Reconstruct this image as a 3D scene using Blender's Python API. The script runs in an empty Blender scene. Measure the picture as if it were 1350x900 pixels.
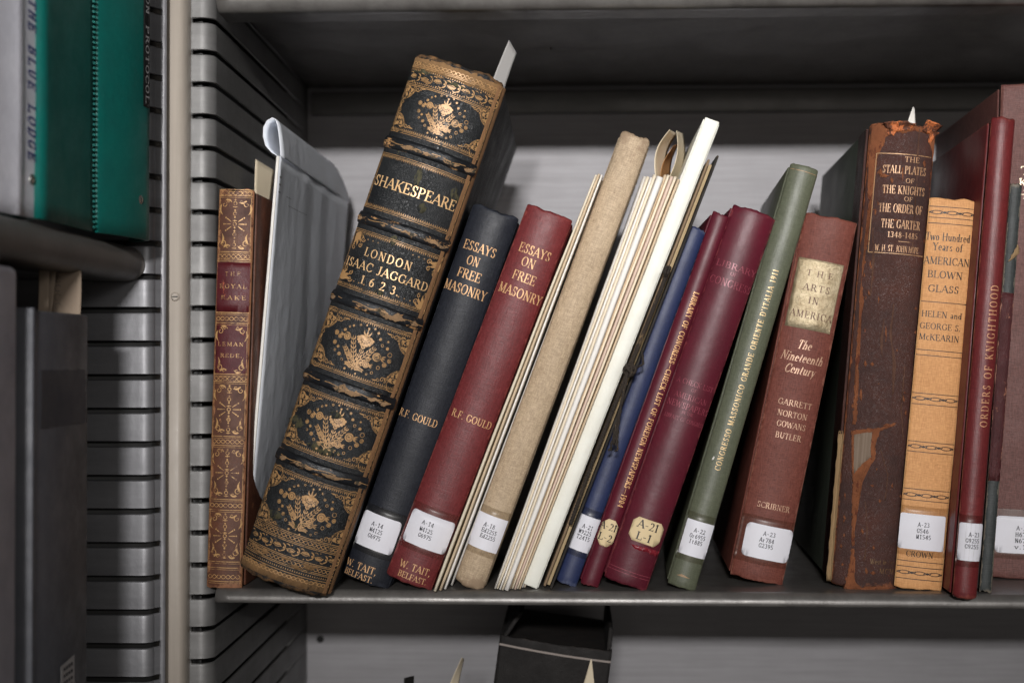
import bpy, bmesh, math, random
from mathutils import Vector, Matrix, noise, geometry
random.seed(7)
R = math.radians
scene = bpy.context.scene
col = bpy.context.collection

# ---------------------------------------------------------------- camera
F = 1900.0                      # focal length in pixels of the 1350 px wide photograph
YAW, PITCH = 0.0447, 0.0105
CAM = Vector((0.0, -0.836, 0.136))
fwd = Vector((-math.sin(YAW)*math.cos(PITCH), math.cos(YAW)*math.cos(PITCH), math.sin(PITCH)))
rgt = fwd.cross(Vector((0, 0, 1))).normalized()
upv = rgt.cross(fwd).normalized()
cd = bpy.data.cameras.new("camera")
cd.sensor_width = 36.0
cd.lens = F/1350*36.0
cd.clip_start, cd.clip_end = 0.02, 50
cd.dof.use_dof = True
cd.dof.focus_distance = 0.84
cd.dof.aperture_fstop = 7.0
cam = bpy.data.objects.new("camera", cd)
col.objects.link(cam)
mw = Matrix((rgt, upv, -fwd)).transposed().to_4x4()
mw.translation = CAM
cam.matrix_world = mw
scene.camera = cam

# ---------------------------------------------------------------- light and exposure
w = bpy.data.worlds.new("World")
scene.world = w
w.use_nodes = True
w.node_tree.nodes["Background"].inputs[0].default_value = (0.80, 0.76, 0.72, 1)
w.node_tree.nodes["Background"].inputs[1].default_value = 0.020
def lamp(name, loc, target, sx, sy, power, colr, spread=180):
    ld = bpy.data.lights.new(name, 'AREA')
    ld.shape = 'RECTANGLE'; ld.size = sx; ld.size_y = sy
    ld.energy = power; ld.color = colr; ld.spread = R(spread)
    o = bpy.data.objects.new(name, ld); col.objects.link(o)
    o.location = loc
    o.rotation_euler = (Vector(target)-Vector(loc)).to_track_quat('-Z', 'Y').to_euler()
    return o
lamp("tube_lamp", (-0.02, -2.35, 0.60), (0.03, 0.1, 0.42), 0.22, 0.070, 2.75, (1.0, 0.98, 0.97), 33)
lamp("side_fill", (0.85, -2.1, 0.70), (0, 0.1, 0.15), 0.80, 0.30, 6, (1.0, 0.97, 0.94))  # added soft fill from the front right, not a known lamp
lamp("room_fill_lamp", (0.25, -3.0, 0.25), (0, 0.1, 0.15), 1.5, 0.35, 5.6, (1.0, 0.93, 0.86))
scene.view_settings.view_transform = 'Standard'
scene.view_settings.look = 'None'
scene.view_settings.exposure = 0.0
scene.view_settings.gamma = 1.0

# ---------------------------------------------------------------- measuring
def ray(px, py):
    return (fwd*F + rgt*(px-675.0) - upv*(py-450.0))
def at(px, py, Y):
    d = ray(px, py)
    return CAM + d*((Y-CAM.y)/d.y)
def ground(px, py, Z=0.0):
    d = ray(px, py)
    return CAM + d*((Z-CAM.z)/d.z)

# ---------------------------------------------------------------- object helpers
def tag(o, label=None, cat=None, group=None, kind=None):
    if label: o['label'] = label
    if cat: o['category'] = cat
    if group: o['group'] = group
    if kind: o['kind'] = kind
    return o
def mesh_obj(name, verts, faces, mat, parent=None, smooth=True, solid=None):
    me = bpy.data.meshes.new(name)
    me.from_pydata([tuple(v) for v in verts], [], faces)
    me.validate()
    me.materials.append(mat)
    if smooth:
        me.polygons.foreach_set('use_smooth', [True]*len(me.polygons))
        me.update()
    o = bpy.data.objects.new(name, me)
    col.objects.link(o)
    if parent: o.parent = parent
    if solid:
        m = o.modifiers.new('solid', 'SOLIDIFY'); m.thickness = abs(solid); m.offset = -1 if solid > 0 else 1
    return o
def bm_obj(name, bm, mat, parent=None, smooth=False):
    me = bpy.data.meshes.new(name)
    bmesh.ops.recalc_face_normals(bm, faces=bm.faces)
    bm.to_mesh(me); bm.free()
    me.materials.append(mat)
    if smooth:
        me.polygons.foreach_set('use_smooth', [True]*len(me.polygons))
    o = bpy.data.objects.new(name, me)
    col.objects.link(o)
    if parent: o.parent = parent
    return o
def add_box(bm, x0, x1, y0, y1, z0, z1, bev=0.0, seg=2):
    r = bmesh.ops.create_cube(bm, size=1.0)
    vs = r['verts']
    for v in vs:
        v.co = Vector(((x0+x1)/2+v.co.x*(x1-x0), (y0+y1)/2+v.co.y*(y1-y0), (z0+z1)/2+v.co.z*(z1-z0)))
    if bev:
        es = list({e for v in vs for e in v.link_edges})
        bmesh.ops.bevel(bm, geom=es, offset=bev, segments=seg, profile=0.5, affect='EDGES')
def empty(name, mat4):
    o = bpy.data.objects.new(name, None)
    o.empty_display_size = 0.02
    col.objects.link(o)
    o.matrix_world = mat4
    return o
def grid(nu, nv, fn):
    vs = [fn(i/(nu-1), j/(nv-1)) for j in range(nv) for i in range(nu)]
    fs = [(j*nu+i, j*nu+i+1, (j+1)*nu+i+1, (j+1)*nu+i) for j in range(nv-1) for i in range(nu-1)]
    return vs, fs
def tube(pts, r, n=6, close=False):
    vs, fs = [], []
    pts = [Vector(p) for p in pts]
    up = Vector((0.13, 0.95, 0.21))
    for i, p in enumerate(pts):
        t = (pts[min(i+1, len(pts)-1)]-pts[max(i-1, 0)]).normalized()
        a = t.cross(up).normalized(); b = t.cross(a)
        rr = r(i/(len(pts)-1)) if callable(r) else r
        for k in range(n):
            an = 2*math.pi*k/n
            vs.append(p + a*math.cos(an)*rr + b*math.sin(an)*rr)
    for i in range(len(pts)-1):
        for k in range(n):
            fs.append((i*n+k, i*n+(k+1) % n, (i+1)*n+(k+1) % n, (i+1)*n+k))
    fs.append(tuple(range(n))[::-1]); fs.append(tuple((len(pts)-1)*n+k for k in range(n)))
    return vs, fs
def merge(parts):
    V, Fc = [], []
    for vs, fs in parts:
        b = len(V); V += list(vs); Fc += [tuple(i+b for i in f) for f in fs]
    return V, Fc

# ---------------------------------------------------------------- materials
def lin(c):
    return tuple(((x/255.0)/12.92 if x/255.0 <= 0.04045 else ((x/255.0+0.055)/1.055)**2.4) for x in c)
class NT:
    def __init__(s, name):
        s.m = bpy.data.materials.new(name); s.m.use_nodes = True
        s.t = s.m.node_tree; s.n = s.t.nodes; s.b = s.n['Principled BSDF']
        s.tc = s.n.new('ShaderNodeTexCoord')
    def node(s, typ, **kw):
        n = s.n.new(typ)
        for k, v in kw.items(): setattr(n, k, v)
        return n
    def link(s, a, b): s.t.links.new(a, b)
    def mapping(s, scale, src='Object'):
        m = s.node('ShaderNodeMapping'); s.link(s.tc.outputs[src], m.inputs['Vector'])
        m.inputs['Scale'].default_value = scale
        return m.outputs[0]
    def noise(s, scale, vec=None, detail=4, rough=0.6, dist=0.0):
        n = s.node('ShaderNodeTexNoise')
        n.inputs['Scale'].default_value = scale; n.inputs['Detail'].default_value = detail
        n.inputs['Roughness'].default_value = rough; n.inputs['Distortion'].default_value = dist
        s.link(vec if vec else s.tc.outputs['Object'], n.inputs['Vector'])
        return n.outputs['Fac']
    def math(s, op, a, b=None, c=None, clamp=False):
        n = s.node('ShaderNodeMath', operation=op, use_clamp=clamp)
        for i, v in enumerate((a, b, c)):
            if v is None: continue
            if isinstance(v, (int, float)): n.inputs[i].default_value = v
            else: s.link(v, n.inputs[i])
        return n.outputs[0]
    def ramp(s, fac, a, b):
        n = s.node('ShaderNodeMapRange'); s.link(fac, n.inputs[0])
        n.inputs[1].default_value = a; n.inputs[2].default_value = b
        return n.outputs[0]
    def mix(s, fac, a, b):
        n = s.node('ShaderNodeMix', data_type='RGBA')
        if isinstance(fac, (int, float)): n.inputs[0].default_value = fac
        else: s.link(fac, n.inputs[0])
        for i, v in ((6, a), (7, b)):
            if isinstance(v, tuple): n.inputs[i].default_value = (v[0], v[1], v[2], 1)
            else: s.link(v, n.inputs[i])
        return n.outputs[2]
    def bump(s, h, strength, dist=0.0003, prev=None):
        n = s.node('ShaderNodeBump'); n.inputs['Strength'].default_value = strength
        n.inputs['Distance'].default_value = dist
        s.link(h, n.inputs['Height'])
        if prev: s.link(prev, n.inputs['Normal'])
        s.link(n.outputs[0], s.b.inputs['Normal'])
        return n.outputs[0]
def edge_mask(t, zamt, xamt, noise_scale, soft=0.02, nz=(1, 1, 1)):
    """worn rim: distance to the ends and long edges of the piece against a noise"""
    sep = t.node('ShaderNodeSeparateXYZ'); t.link(t.tc.outputs['Generated'], sep.inputs[0])
    def d(o): return t.math('MINIMUM', o, t.math('SUBTRACT', 1.0, o))
    n = t.noise(noise_scale, t.mapping(nz), 5, 0.7)
    n = t.ramp(n, 0.35, 0.7)
    mz = t.math('SUBTRACT', t.math('MULTIPLY', n, zamt), d(sep.outputs[2])) if zamt else None
    mx = t.math('SUBTRACT', t.math('MULTIPLY', n, xamt), d(sep.outputs[0])) if xamt else None
    m = t.math('MAXIMUM', mz, mx) if (zamt and xamt) else (mz or mx)
    return t.ramp(m, 0.0, soft)
COVER = {}
def twin(fn):
    def g(name, *a, **k):
        import inspect
        m = fn(name, *a, **k)
        ba = inspect.signature(fn).bind(name, *a, **k); ba.apply_defaults(); ar = dict(ba.arguments)
        ar['name'] = name+'_boards'; ar['xamt'] = 0; ar['zamt'] = 0.006
        COVER[m.name] = fn(**ar)
        return m
    return g
@twin
def cloth(name, c, c2=None, wear=None, zamt=0.02, xamt=0.03, rough=0.62, weave=1.0, mott=0.35, spec=0.5, specks=None):
    t = NT(name); c = tuple(x*0.70 for x in lin(c))
    c2 = tuple(x*0.62 for x in lin(c2)) if c2 else tuple(x*0.6 for x in c)
    big = t.ramp(t.noise(30, None, 6, 0.65), 0.3, 0.7)
    base = t.mix(t.math('MULTIPLY', big, mott*2, clamp=True), c, c2)
    h1 = t.noise(1.0, t.mapping((2600, 500, 260)), 2, 0.5)
    h2 = t.noise(1.0, t.mapping((260, 500, 2600)), 2, 0.5)
    wv = t.math('ADD', h1, h2)
    base = t.mix(t.math('MULTIPLY', t.ramp(wv, 0.8, 1.25), 0.45*weave, clamp=True), base, tuple(min(1, x*1.9+0.012) for x in c))
    fine = t.ramp(t.noise(900, None, 2, 0.6), 0.55, 0.75)
    base = t.mix(t.math('MULTIPLY', fine, 0.18), base, tuple(min(1, x*1.6+0.03) for x in c))
    ab = t.ramp(t.noise(26, t.mapping((1.6, 1, 0.5)), 9, 0.82), 0.57, 0.72)
    base = t.mix(t.math('MULTIPLY', ab, 0.38), base, tuple(min(1, x*1.35+0.035) for x in c))
    dk = t.ramp(t.noise(19, t.mapping((1, 1, 0.8)), 8, 0.78), 0.58, 0.74)
    base = t.mix(t.math('MULTIPLY', dk, 0.45), base, tuple(x*0.45 for x in c2))
    if specks:
        sp = t.ramp(t.noise(120, None, 6, 0.75), 0.66, 0.70)
        base = t.mix(t.math('MULTIPLY', sp, 0.6), base, lin(specks))
    if wear:
        base = t.mix(t.math('MULTIPLY', edge_mask(t, zamt*2.2, xamt*2.0, 150), 0.75), base, lin(wear))
    t.link(base, t.b.inputs['Base Color'])
    rg = t.ramp(big, 0, 1)
    r_ = t.math('ADD', t.math('ADD', t.math('MULTIPLY', rg, 0.14), t.math('MULTIPLY', ab, 0.22)), rough-0.10)
    t.link(r_, t.b.inputs['Roughness'])
    t.b.inputs['Specular IOR Level'].default_value = spec
    n1 = t.bump(wv, 0.55*weave, 0.00022)
    t.bump(t.noise(45, None, 4), 0.5, 0.0009, n1)
    return t.m
@twin
def leather(name, c, c2, wear=None, zamt=0.03, xamt=0.05, rough=0.45, grain=700, spots=None, spot_t=0.62, spot_scale=60, bumpy=0.6, nz=(1, 1, 0.5)):
    t = NT(name); c = tuple(x*.8 for x in lin(c)); c2 = tuple(x*.8 for x in lin(c2))
    big = t.ramp(t.noise(38, None, 7, 0.7), 0.35, 0.68)
    base = t.mix(big, c, c2)
    v = t.node('ShaderNodeTexVoronoi', feature='DISTANCE_TO_EDGE'); v.inputs['Scale'].default_value = grain
    t.link(t.tc.outputs['Object'], v.inputs['Vector'])
    cells = t.ramp(v.outputs['Distance'], 0.0, 0.35)
    base = t.mix(t.math('MULTIPLY', t.math('SUBTRACT', 1.0, cells), 0.35), base, tuple(x*0.45 for x in c2))
    if spots:
        sp = t.ramp(t.noise(spot_scale, t.mapping(nz), 7, 0.8), spot_t, spot_t+0.035)
        base = t.mix(sp, base, lin(spots))
    if wear:
        base = t.mix(edge_mask(t, zamt, xamt, 110), base, lin(wear))
    t.link(base, t.b.inputs['Base Color'])
    t.link(t.math('ADD', t.math('MULTIPLY', big, 0.25), rough), t.b.inputs['Roughness'])
    t.b.inputs['Specular IOR Level'].default_value = 0.45
    n1 = t.bump(cells, bumpy, 0.00025)
    t.bump(t.noise(90, None, 6, 0.7), 0.6, 0.0008, n1)
    return t.m
def paper(name, c, rough=0.75, mott=0.12, stripes=0, bump=0.3):
    t = NT(name); c = lin(c)
    n = t.ramp(t.noise(35, None, 6, 0.65), 0.3, 0.7)
    base = t.mix(t.math('MULTIPLY', n, mott), c, (c[0]*0.6, c[1]*0.5, c[2]*0.38))
    if stripes:
        s = t.noise(1.0, t.mapping((stripes, 3, 3)), 3, 0.8)
        base = t.mix(t.math('MULTIPLY', t.ramp(s, 0.42, 0.62), 0.5), base, (c[0]*0.42, c[1]*0.34, c[2]*0.26))
    t.link(base, t.b.inputs['Base Color'])
    t.b.inputs['Roughness'].default_value = rough
    t.b.inputs['Specular IOR Level'].default_value = 0.3
    t.bump(t.noise(70, None, 5), bump, 0.0008)
    return t.m
def gold(name, c, metal=0.35, rough=0.42, worn=(30, 26, 20), t0=0.60, scale=220, keep=0.0):
    t = NT(name)
    n = t.ramp(t.noise(scale, None, 6, 0.75), t0, t0+0.10)
    base = t.mix(n, lin(c), lin(worn))
    t.link(base, t.b.inputs['Base Color'])
    t.link(t.math('MULTIPLY', t.math('SUBTRACT', 1.0, n), metal), t.b.inputs['Metallic'])
    t.b.inputs['Roughness'].default_value = rough
    t.bump(t.noise(500, None, 3), 0.5, 0.0002)
    return t.m
def ink(name, c, worn=None, t0=0.62):
    t = NT(name)
    if worn:
        n = t.ramp(t.noise(400, None, 5, 0.7), t0, t0+0.1)
        t.link(t.mix(n, lin(c), lin(worn)), t.b.inputs['Base Color'])
    else:
        t.b.inputs['Base Color'].default_value = lin(c)+(1,)
    t.b.inputs['Roughness'].default_value = 0.55
    return t.m
def steel(name, c, c2, rough=0.42, streak=(6, 6, 260), amt=0.5, scratch=True, metal=0.0, chip=0.735):
    t = NT(name); c = lin(c); c2 = lin(c2)
    n = t.ramp(t.noise(1.0, t.mapping(streak), 6, 0.7), 0.32, 0.68)
    base = t.mix(t.math('MULTIPLY', n, amt), c, c2)
    g = t.ramp(t.noise(22, None, 6, 0.7), 0.3, 0.75)
    base = t.mix(t.math('MULTIPLY', g, 0.25), base, c2)
    if scratch:
        ch = t.ramp(t.noise(170, t.mapping((1, 1, 1.6)), 7, 0.85), chip, chip+0.025)
        base = t.mix(t.math('MULTIPLY', ch, 0.75), base, (0.012, 0.010, 0.009))
        li = t.ramp(t.noise(90, None, 7, 0.8), 0.68, 0.72)
        base = t.mix(t.math('MULTIPLY', li, 0.3), base, tuple(min(1, x*1.6) for x in c))
    t.link(base, t.b.inputs['Base Color'])
    t.link(t.math('ADD', t.math('MULTIPLY', g, 0.18), rough), t.b.inputs['Roughness'])
    t.b.inputs['Metallic'].default_value = metal
    n1 = t.bump(t.noise(240, None, 5, 0.7), 0.35, 0.0003)
    t.bump(t.noise(35, None, 3), 0.35, 0.001, n1)
    return t.m

M = {}
M['label'] = paper('label_paper', (228, 228, 236), 0.5, 0.16, 0, 0.3)
M['cream_label'] = paper('cream_label_paper', (224, 202, 160), 0.6, 0.12)
M['pages'] = paper('page_edges', (176, 156, 122), 0.85, 0.3, 1800)
M['ink'] = ink('typewriter_ink', (26, 28, 38))
M['black_ink'] = ink('black_ink', (28, 24, 22), (110, 70, 40), 0.70)
M['gold_text'] = gold('gilt_lettering', (212, 166, 118), 0.2, 0.5, (90, 60, 45), 0.57)
M['gold_dim'] = gold('rubbed_gilt', (176, 138, 100), 0.2, 0.5, (70, 40, 36), 0.54)

# ---------------------------------------------------------------- stroke alphabet (cap height 1)
K, H_ = 'k', 't'
def G(w, *ops): return (w, ops)
def S_(x, y0=0, y1=1, wt='k', s='bt'): return ('|', x, y0, y1, wt, s)
def D_(x0, y0, x1, y1, wt='k', s=''): return ('/', x0, y0, x1, y1, wt, s)
def B_(x0, x1, y): return ('-', x0, x1, y)
def C_(cx, cy, rx, ry, a0, a1): return ('c', cx, cy, rx, ry, a0, a1)
def V_(x, y0, y1): return ('v', x, y0, y1)
GL = {
' ': G(.34), 'A': G(.74, D_(.03, 0, .38, 1, 't', 'b'), D_(.36, 1, .70, 0, 'k', 'e'), B_(.16, .55, .34)),
'B': G(.66, S_(.14), B_(.14, .36, 1), C_(.36, .76, .2, .24, 90, -90), B_(.14, .38, .52), C_(.38, .26, .24, .26, 90, -90), B_(.14, .38, 0)),
'C': G(.74, C_(.42, .5, .37, .5, 48, 312), V_(.68, .66, .97), V_(.68, .08, .24)),
'D': G(.78, S_(.14), B_(.14, .36, 1), C_(.36, .5, .37, .5, 90, -90), B_(.14, .36, 0)),
'E': G(.64, S_(.14), B_(.14, .57, 1), B_(.14, .44, .52), B_(.14, .6, 0), V_(.57, .78, 1), V_(.44, .4, .64), V_(.6, 0, .24)),
'F': G(.6, S_(.14), B_(.14, .57, 1), B_(.14, .44, .5), V_(.57, .76, 1), V_(.44, .38, .62)),
'G': G(.8, C_(.42, .5, .37, .5, 48, 318), V_(.68, .66, .97), S_(.68, .1, .44, 'k', 't')),
'H': G(.84, S_(.15), S_(.69), B_(.15, .69, .52)),
'I': G(.34, S_(.17)),
'J': G(.46, S_(.3, .12, 1, 'k', 't'), C_(.14, .12, .16, .16, 0, -150)),
'K': G(.76, S_(.15), D_(.66, 1, .16, .4, 't', 's'), D_(.30, .58, .68, 0, 'k', 'e')),
'L': G(.6, S_(.14), B_(.14, .57, 0), V_(.57, 0, .26)),
'M': G(.96, S_(.14, 0, 1, 't'), D_(.14, 1, .48, .06, 'k'), D_(.48, .06, .81, 1, 't'), S_(.81)),
'N': G(.82, S_(.14, 0, 1, 't'), D_(.13, 1, .68, 0, 'k'), S_(.68, 0, 1, 't', 't')),
'O': G(.82, C_(.41, .5, .37, .51, 0, 360)),
'P': G(.62, S_(.14), B_(.14, .34, 1), C_(.34, .74, .23, .26, 90, -90), B_(.14, .34, .48)),
'Q': G(.82, C_(.41, .5, .37, .51, 0, 360), D_(.42, .14, .76, -.2)),
'R': G(.72, S_(.14), B_(.14, .34, 1), C_(.34, .75, .22, .25, 90, -90), B_(.14, .34, .5), D_(.36, .5, .66, 0, 'k', 'e')),
'S': G(.56, C_(.28, .75, .19, .25, 25, 270), C_(.28, .25, .21, .25, 90, -155), V_(.47, .7, .98), V_(.08, .03, .3)),
'T': G(.66, S_(.33, 0, 1, 'k', 'b'), B_(.05, .61, 1), V_(.05, .76, 1), V_(.61, .76, 1)),
'U': G(.8, S_(.15, .3, 1, 'k', 't'), C_(.4, .3, .25, .3, 180, 360), S_(.65, .3, 1, 't', 't')),
'V': G(.74, D_(.05, 1, .37, 0, 'k', 's'), D_(.37, 0, .69, 1, 't', 'e')),
'W': G(1.06, D_(.05, 1, .32, 0, 'k', 's'), D_(.32, 0, .53, .9, 't'), D_(.53, .9, .76, 0, 'k'), D_(.76, 0, 1.0, 1, 't', 'e')),
'X': G(.74, D_(.08, 1, .66, 0, 'k', 'b'), D_(.66, 1, .08, 0, 't', 'b')),
'Y': G(.72, D_(.06, 1, .36, .46, 'k', 's'), D_(.36, .46, .66, 1, 't', 'e'), S_(.36, 0, .48, 'k', 'b')),
'Z': G(.66, B_(.08, .58, 1), D_(.56, 1, .08, 0, 'k'), B_(.08, .6, 0), V_(.6, 0, .22), V_(.08, .8, 1)),
'0': G(.6, C_(.3, .5, .23, .5, 0, 360)),
'1': G(.44, S_(.24), D_(.24, 1, .08, .82, 't')),
'2': G(.58, C_(.28, .73, .21, .27, 165, -35), D_(.44, .58, .06, 0, 't'), B_(.06, .52, .03), V_(.52, 0, .2)),
'3': G(.56, C_(.26, .76, .19, .24, 150, -90), C_(.26, .27, .22, .27, 90, -150)),
'4': G(.62, D_(.42, 1, .05, .3, 't'), B_(.05, .58, .3), S_(.42, 0, 1, 'k', 'b')),
'5': G(.56, B_(.13, .48, 1), D_(.13, 1, .1, .52, 't'), C_(.26, .31, .23, .31, 115, -150)),
'6': G(.58, C_(.3, .31, .22, .31, 0, 360), C_(.46, .36, .39, .64, 180, 95)),
'7': G(.56, B_(.06, .52, 1), D_(.52, 1, .22, 0, 'k'), V_(.06, .8, 1)),
'8': G(.56, C_(.28, .76, .18, .24, 0, 360), C_(.28, .26, .22, .26, 0, 360)),
'9': G(.58, C_(.28, .69, .22, .31, 0, 360), C_(.12, .64, .39, .64, 0, -85)),
'-': G(.42, B_(.06, .36, .42)), '_': G(1.0, B_(.02, .98, .42)),
'.': G(.26, ('.', .12, .07)), ',': G(.26, ('.', .12, .07), D_(.14, .04, .06, -.16, 't')), "'": G(.22, D_(.11, 1, .08, .76, 'k')),
'a': G(.48, C_(.22, .47, .14, .16, 150, 0), S_(.36, .05, .47, 'k', ''), C_(.2, .17, .14, .16, 0, 360), D_(.36, .06, .46, .01, 't')),
'c': G(.48, C_(.26, .32, .21, .32, 50, 315)),
'd': G(.56, C_(.23, .31, .19, .31, 0, 360), S_(.42, 0, 1, 'k', 'bt')),
'e': G(.5, C_(.25, .32, .21, .32, 5, 315), B_(.06, .45, .36)),
'f': G(.36, S_(.16, 0, .8, 'k', 'b'), C_(.28, .8, .12, .18, 180, 45), B_(.04, .32, .6)),
'h': G(.6, S_(.12), C_(.3, .42, .16, .2, 170, 0), S_(.46, 0, .44, 'k', 'b')),
'i': G(.3, S_(.14, 0, .62), ('.', .14, .88)),
'n': G(.6, S_(.12, 0, .62), C_(.3, .42, .16, .2, 170, 0), S_(.46, 0, .44, 'k', 'b')),
'o': G(.54, C_(.26, .31, .22, .32, 0, 360)),
'r': G(.42, S_(.12, 0, .62), C_(.26, .44, .14, .18, 170, 55)),
's': G(.42, C_(.2, .47, .13, .15, 25, 270), C_(.2, .16, .15, .16, 90, -155)),
't': G(.36, S_(.15, .1, .84, 'k', ''), B_(.03, .3, .6), C_(.25, .12, .1, .12, 180, 310)),
'u': G(.6, S_(.12, .2, .62, 'k', 't'), C_(.28, .2, .16, .2, 180, 360), S_(.46, 0, .62, 'k', 'b')),
'v': G(.5, D_(.04, .62, .24, 0, 'k', 's'), D_(.24, 0, .46, .62, 't', 'e')),
'w': G(.76, D_(.03, .62, .22, 0, 'k', 's'), D_(.22, 0, .38, .6, 't'), D_(.38, .6, .55, 0, 'k'), D_(.55, 0, .73, .62, 't', 'e')),
'y': G(.5, D_(.04, .62, .25, 0, 'k', 's'), D_(.46, .62, .16, -.28, 't', 's')),
}
class Decal:
    """flat shapes in (u, z) metres, later laid on a surface"""
    def __init__(s): s.v, s.f, s.k = [], [], 0
    def strip(s, pts, ws):
        P, Wd = [pts[0]], [ws[0]]
        for i in range(1, len(pts)):
            n = int(math.hypot(pts[i][0]-pts[i-1][0], pts[i][1]-pts[i-1][1])/0.0009)+1
            for k in range(1, n+1):
                q = k/n; P.append((pts[i-1][0]*(1-q)+pts[i][0]*q, pts[i-1][1]*(1-q)+pts[i][1]*q)); Wd.append(ws[i-1]*(1-q)+ws[i]*q)
        pts, ws = P, Wd
        b = len(s.v); n = len(pts); s.k += 1
        for i in range(n):
            a = pts[max(i-1, 0)]; c = pts[min(i+1, n-1)]
            dx, dy = c[0]-a[0], c[1]-a[1]; L = math.hypot(dx, dy) or 1
            nx, ny = -dy/L*ws[i]/2, dx/L*ws[i]/2
            s.v.append((pts[i][0]+nx, pts[i][1]+ny, s.k)); s.v.append((pts[i][0]-nx, pts[i][1]-ny, s.k))
        for i in range(n-1): s.f.append((b+2*i, b+2*i+1, b+2*i+3, b+2*i+2))
    def poly(s, pts):
        b = len(s.v); s.k += 1
        s.v += [(p[0], p[1], s.k) for p in pts]
        s.f.append(tuple(range(b, b+len(pts))))
    def disc(s, x, y, r, n=12, ry=None):
        ry = ry or r
        s.poly([(x+r*math.cos(2*math.pi*i/n), y+ry*math.sin(2*math.pi*i/n)) for i in range(n)])
    def ring(s, x, y, r, w, n=16, a0=0, a1=360, ry=None):
        ry = ry or r
        p = [(x+r*math.cos(R(a0+(a1-a0)*i/n)), y+ry*math.sin(R(a0+(a1-a0)*i/n))) for i in range(n+1)]
        s.strip(p, [w]*(n+1))
    def leaf(s, x0, y0, x1, y1, w, bend=0.0):
        n = 7; dx, dy = x1-x0, y1-y0
        p = [(x0+dx*i/n-dy*bend*math.sin(math.pi*i/n), y0+dy*i/n+dx*bend*math.sin(math.pi*i/n)) for i in range(n+1)]
        s.strip(p, [max(w*abs(math.sin(math.pi*(i/n)**0.8)), w*0.06) for i in range(n+1)])
    def line(s, x0, y0, x1, y1, w, step=0.003):
        n = max(1, int(math.hypot(x1-x0, y1-y0)/step))
        s.strip([(x0+(x1-x0)*i/n, y0+(y1-y0)*i/n) for i in range(n+1)], [w]*(n+1))
def text_ops(txt, track, mono, thick, thin):
    """returns strips [(pts, widths)] and total width, cap height 1"""
    out, x = [], 0.0
    for ch in txt:
        k0 = len(out)
        wd, ops = GL.get(ch, GL[' '])
        xo = x
        if mono: xo = x + (0.62-wd)/2
        def wof(dx, dy):
            L = math.hypot(dx, dy) or 1
            return thin+(thick-thin)*abs(dy/L)**1.5
        def serif(cx, cy, sgn):
            l = 0.13 if thick > 0.11 else 0.11
            out.append(([(cx-l, cy+sgn*thin*0.5), (cx+l, cy+sgn*thin*0.5)], [thin, thin]))
        for op in ops:
            k = op[0]
            if k == '|':
                _, px, y0, y1, wt, s = op
                wv = thick if wt == 'k' else thin*1.15
                out.append(([(xo+px, y0), (xo+px, y1)], [wv, wv]))
                if 'b' in s: serif(xo+px, y0, 1)
                if 't' in s: serif(xo+px, y1, -1)
            elif k == '/':
                _, x0, y0, x1, y1, wt, s = op
                wv = (thick if wt == 'k' else thin)*1.1
                out.append(([(xo+x0, y0), (xo+x1, y1)], [wv, wv]))
                if s in ('b', 's'): serif(xo+x0, y0, 1 if y0 < y1 else -1)
                if s in ('e', 'b') and (s == 'e' or abs(y1) < .01): serif(xo+x1, y1, -1 if y0 < y1 else 1)
            elif k == '-':
                _, x0, x1, y = op
                yy = y - (thin/2 if y > .9 else (-thin/2 if y < .05 else 0))
                out.append(([(xo+x0, yy), (xo+x1, yy)], [thin, thin]))
            elif k == 'c':
                _, cx, cy, rx, ry, a0, a1 = op
                n = max(5, int(abs(a1-a0)/24))
                p, ww = [], []
                rx2, ry2 = rx-thick*0.25, ry-thin*0.4
                for i in range(n+1):
                    a = R(a0+(a1-a0)*i/n)
                    p.append((xo+cx+rx2*math.cos(a), cy+ry2*math.sin(a)))
                    ww.append(wof(-rx2*math.sin(a), ry2*math.cos(a)))
                out.append((p, ww))
            elif k == 'v':
                _, px, y0, y1 = op
                out.append(([(xo+px, y0), (xo+px, y1)], [thin*1.1, thin*1.1]))
            elif k == '.':
                _, px, y = op
                out.append(([(xo+px-.07, y), (xo+px+.07, y)], [.14, .14]))
        if mono:
            fx = min(1.25, 0.60/wd) if ch not in '.-\'' else 1.0
            for i_ in range(k0, len(out)):
                out[i_] = ([(x+0.31+(q_[0]-x-0.31)*fx, q_[1]) for q_ in out[i_][0]], out[i_][1])
        x += (0.62 if mono else wd) + track
    return out, x-track
def add_text(dc, txt, cx, cz, h, width=None, rot=0, track=0.10, mono=False, bold=1.0, slant=0.0, jit=0.0):
    thick, thin = (0.135*bold, 0.115*bold) if mono else (0.135*bold, 0.058*bold)
    strips, W = text_ops(txt, track, mono, thick, thin)
    sx = width/W if width else h
    ca, sa = math.cos(R(rot)), math.sin(R(rot))
    for p, ww in strips:
        q = []
        for (x, y) in p:
            X = (x-W/2)*sx + slant*(y-.5)*h; Y = (y-0.5)*h
            q.append((cx+X*ca-Y*sa, cz+X*sa+Y*ca))
        dc.strip(q, [v*(h*0.5+sx*0.5) for v in ww])

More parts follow.
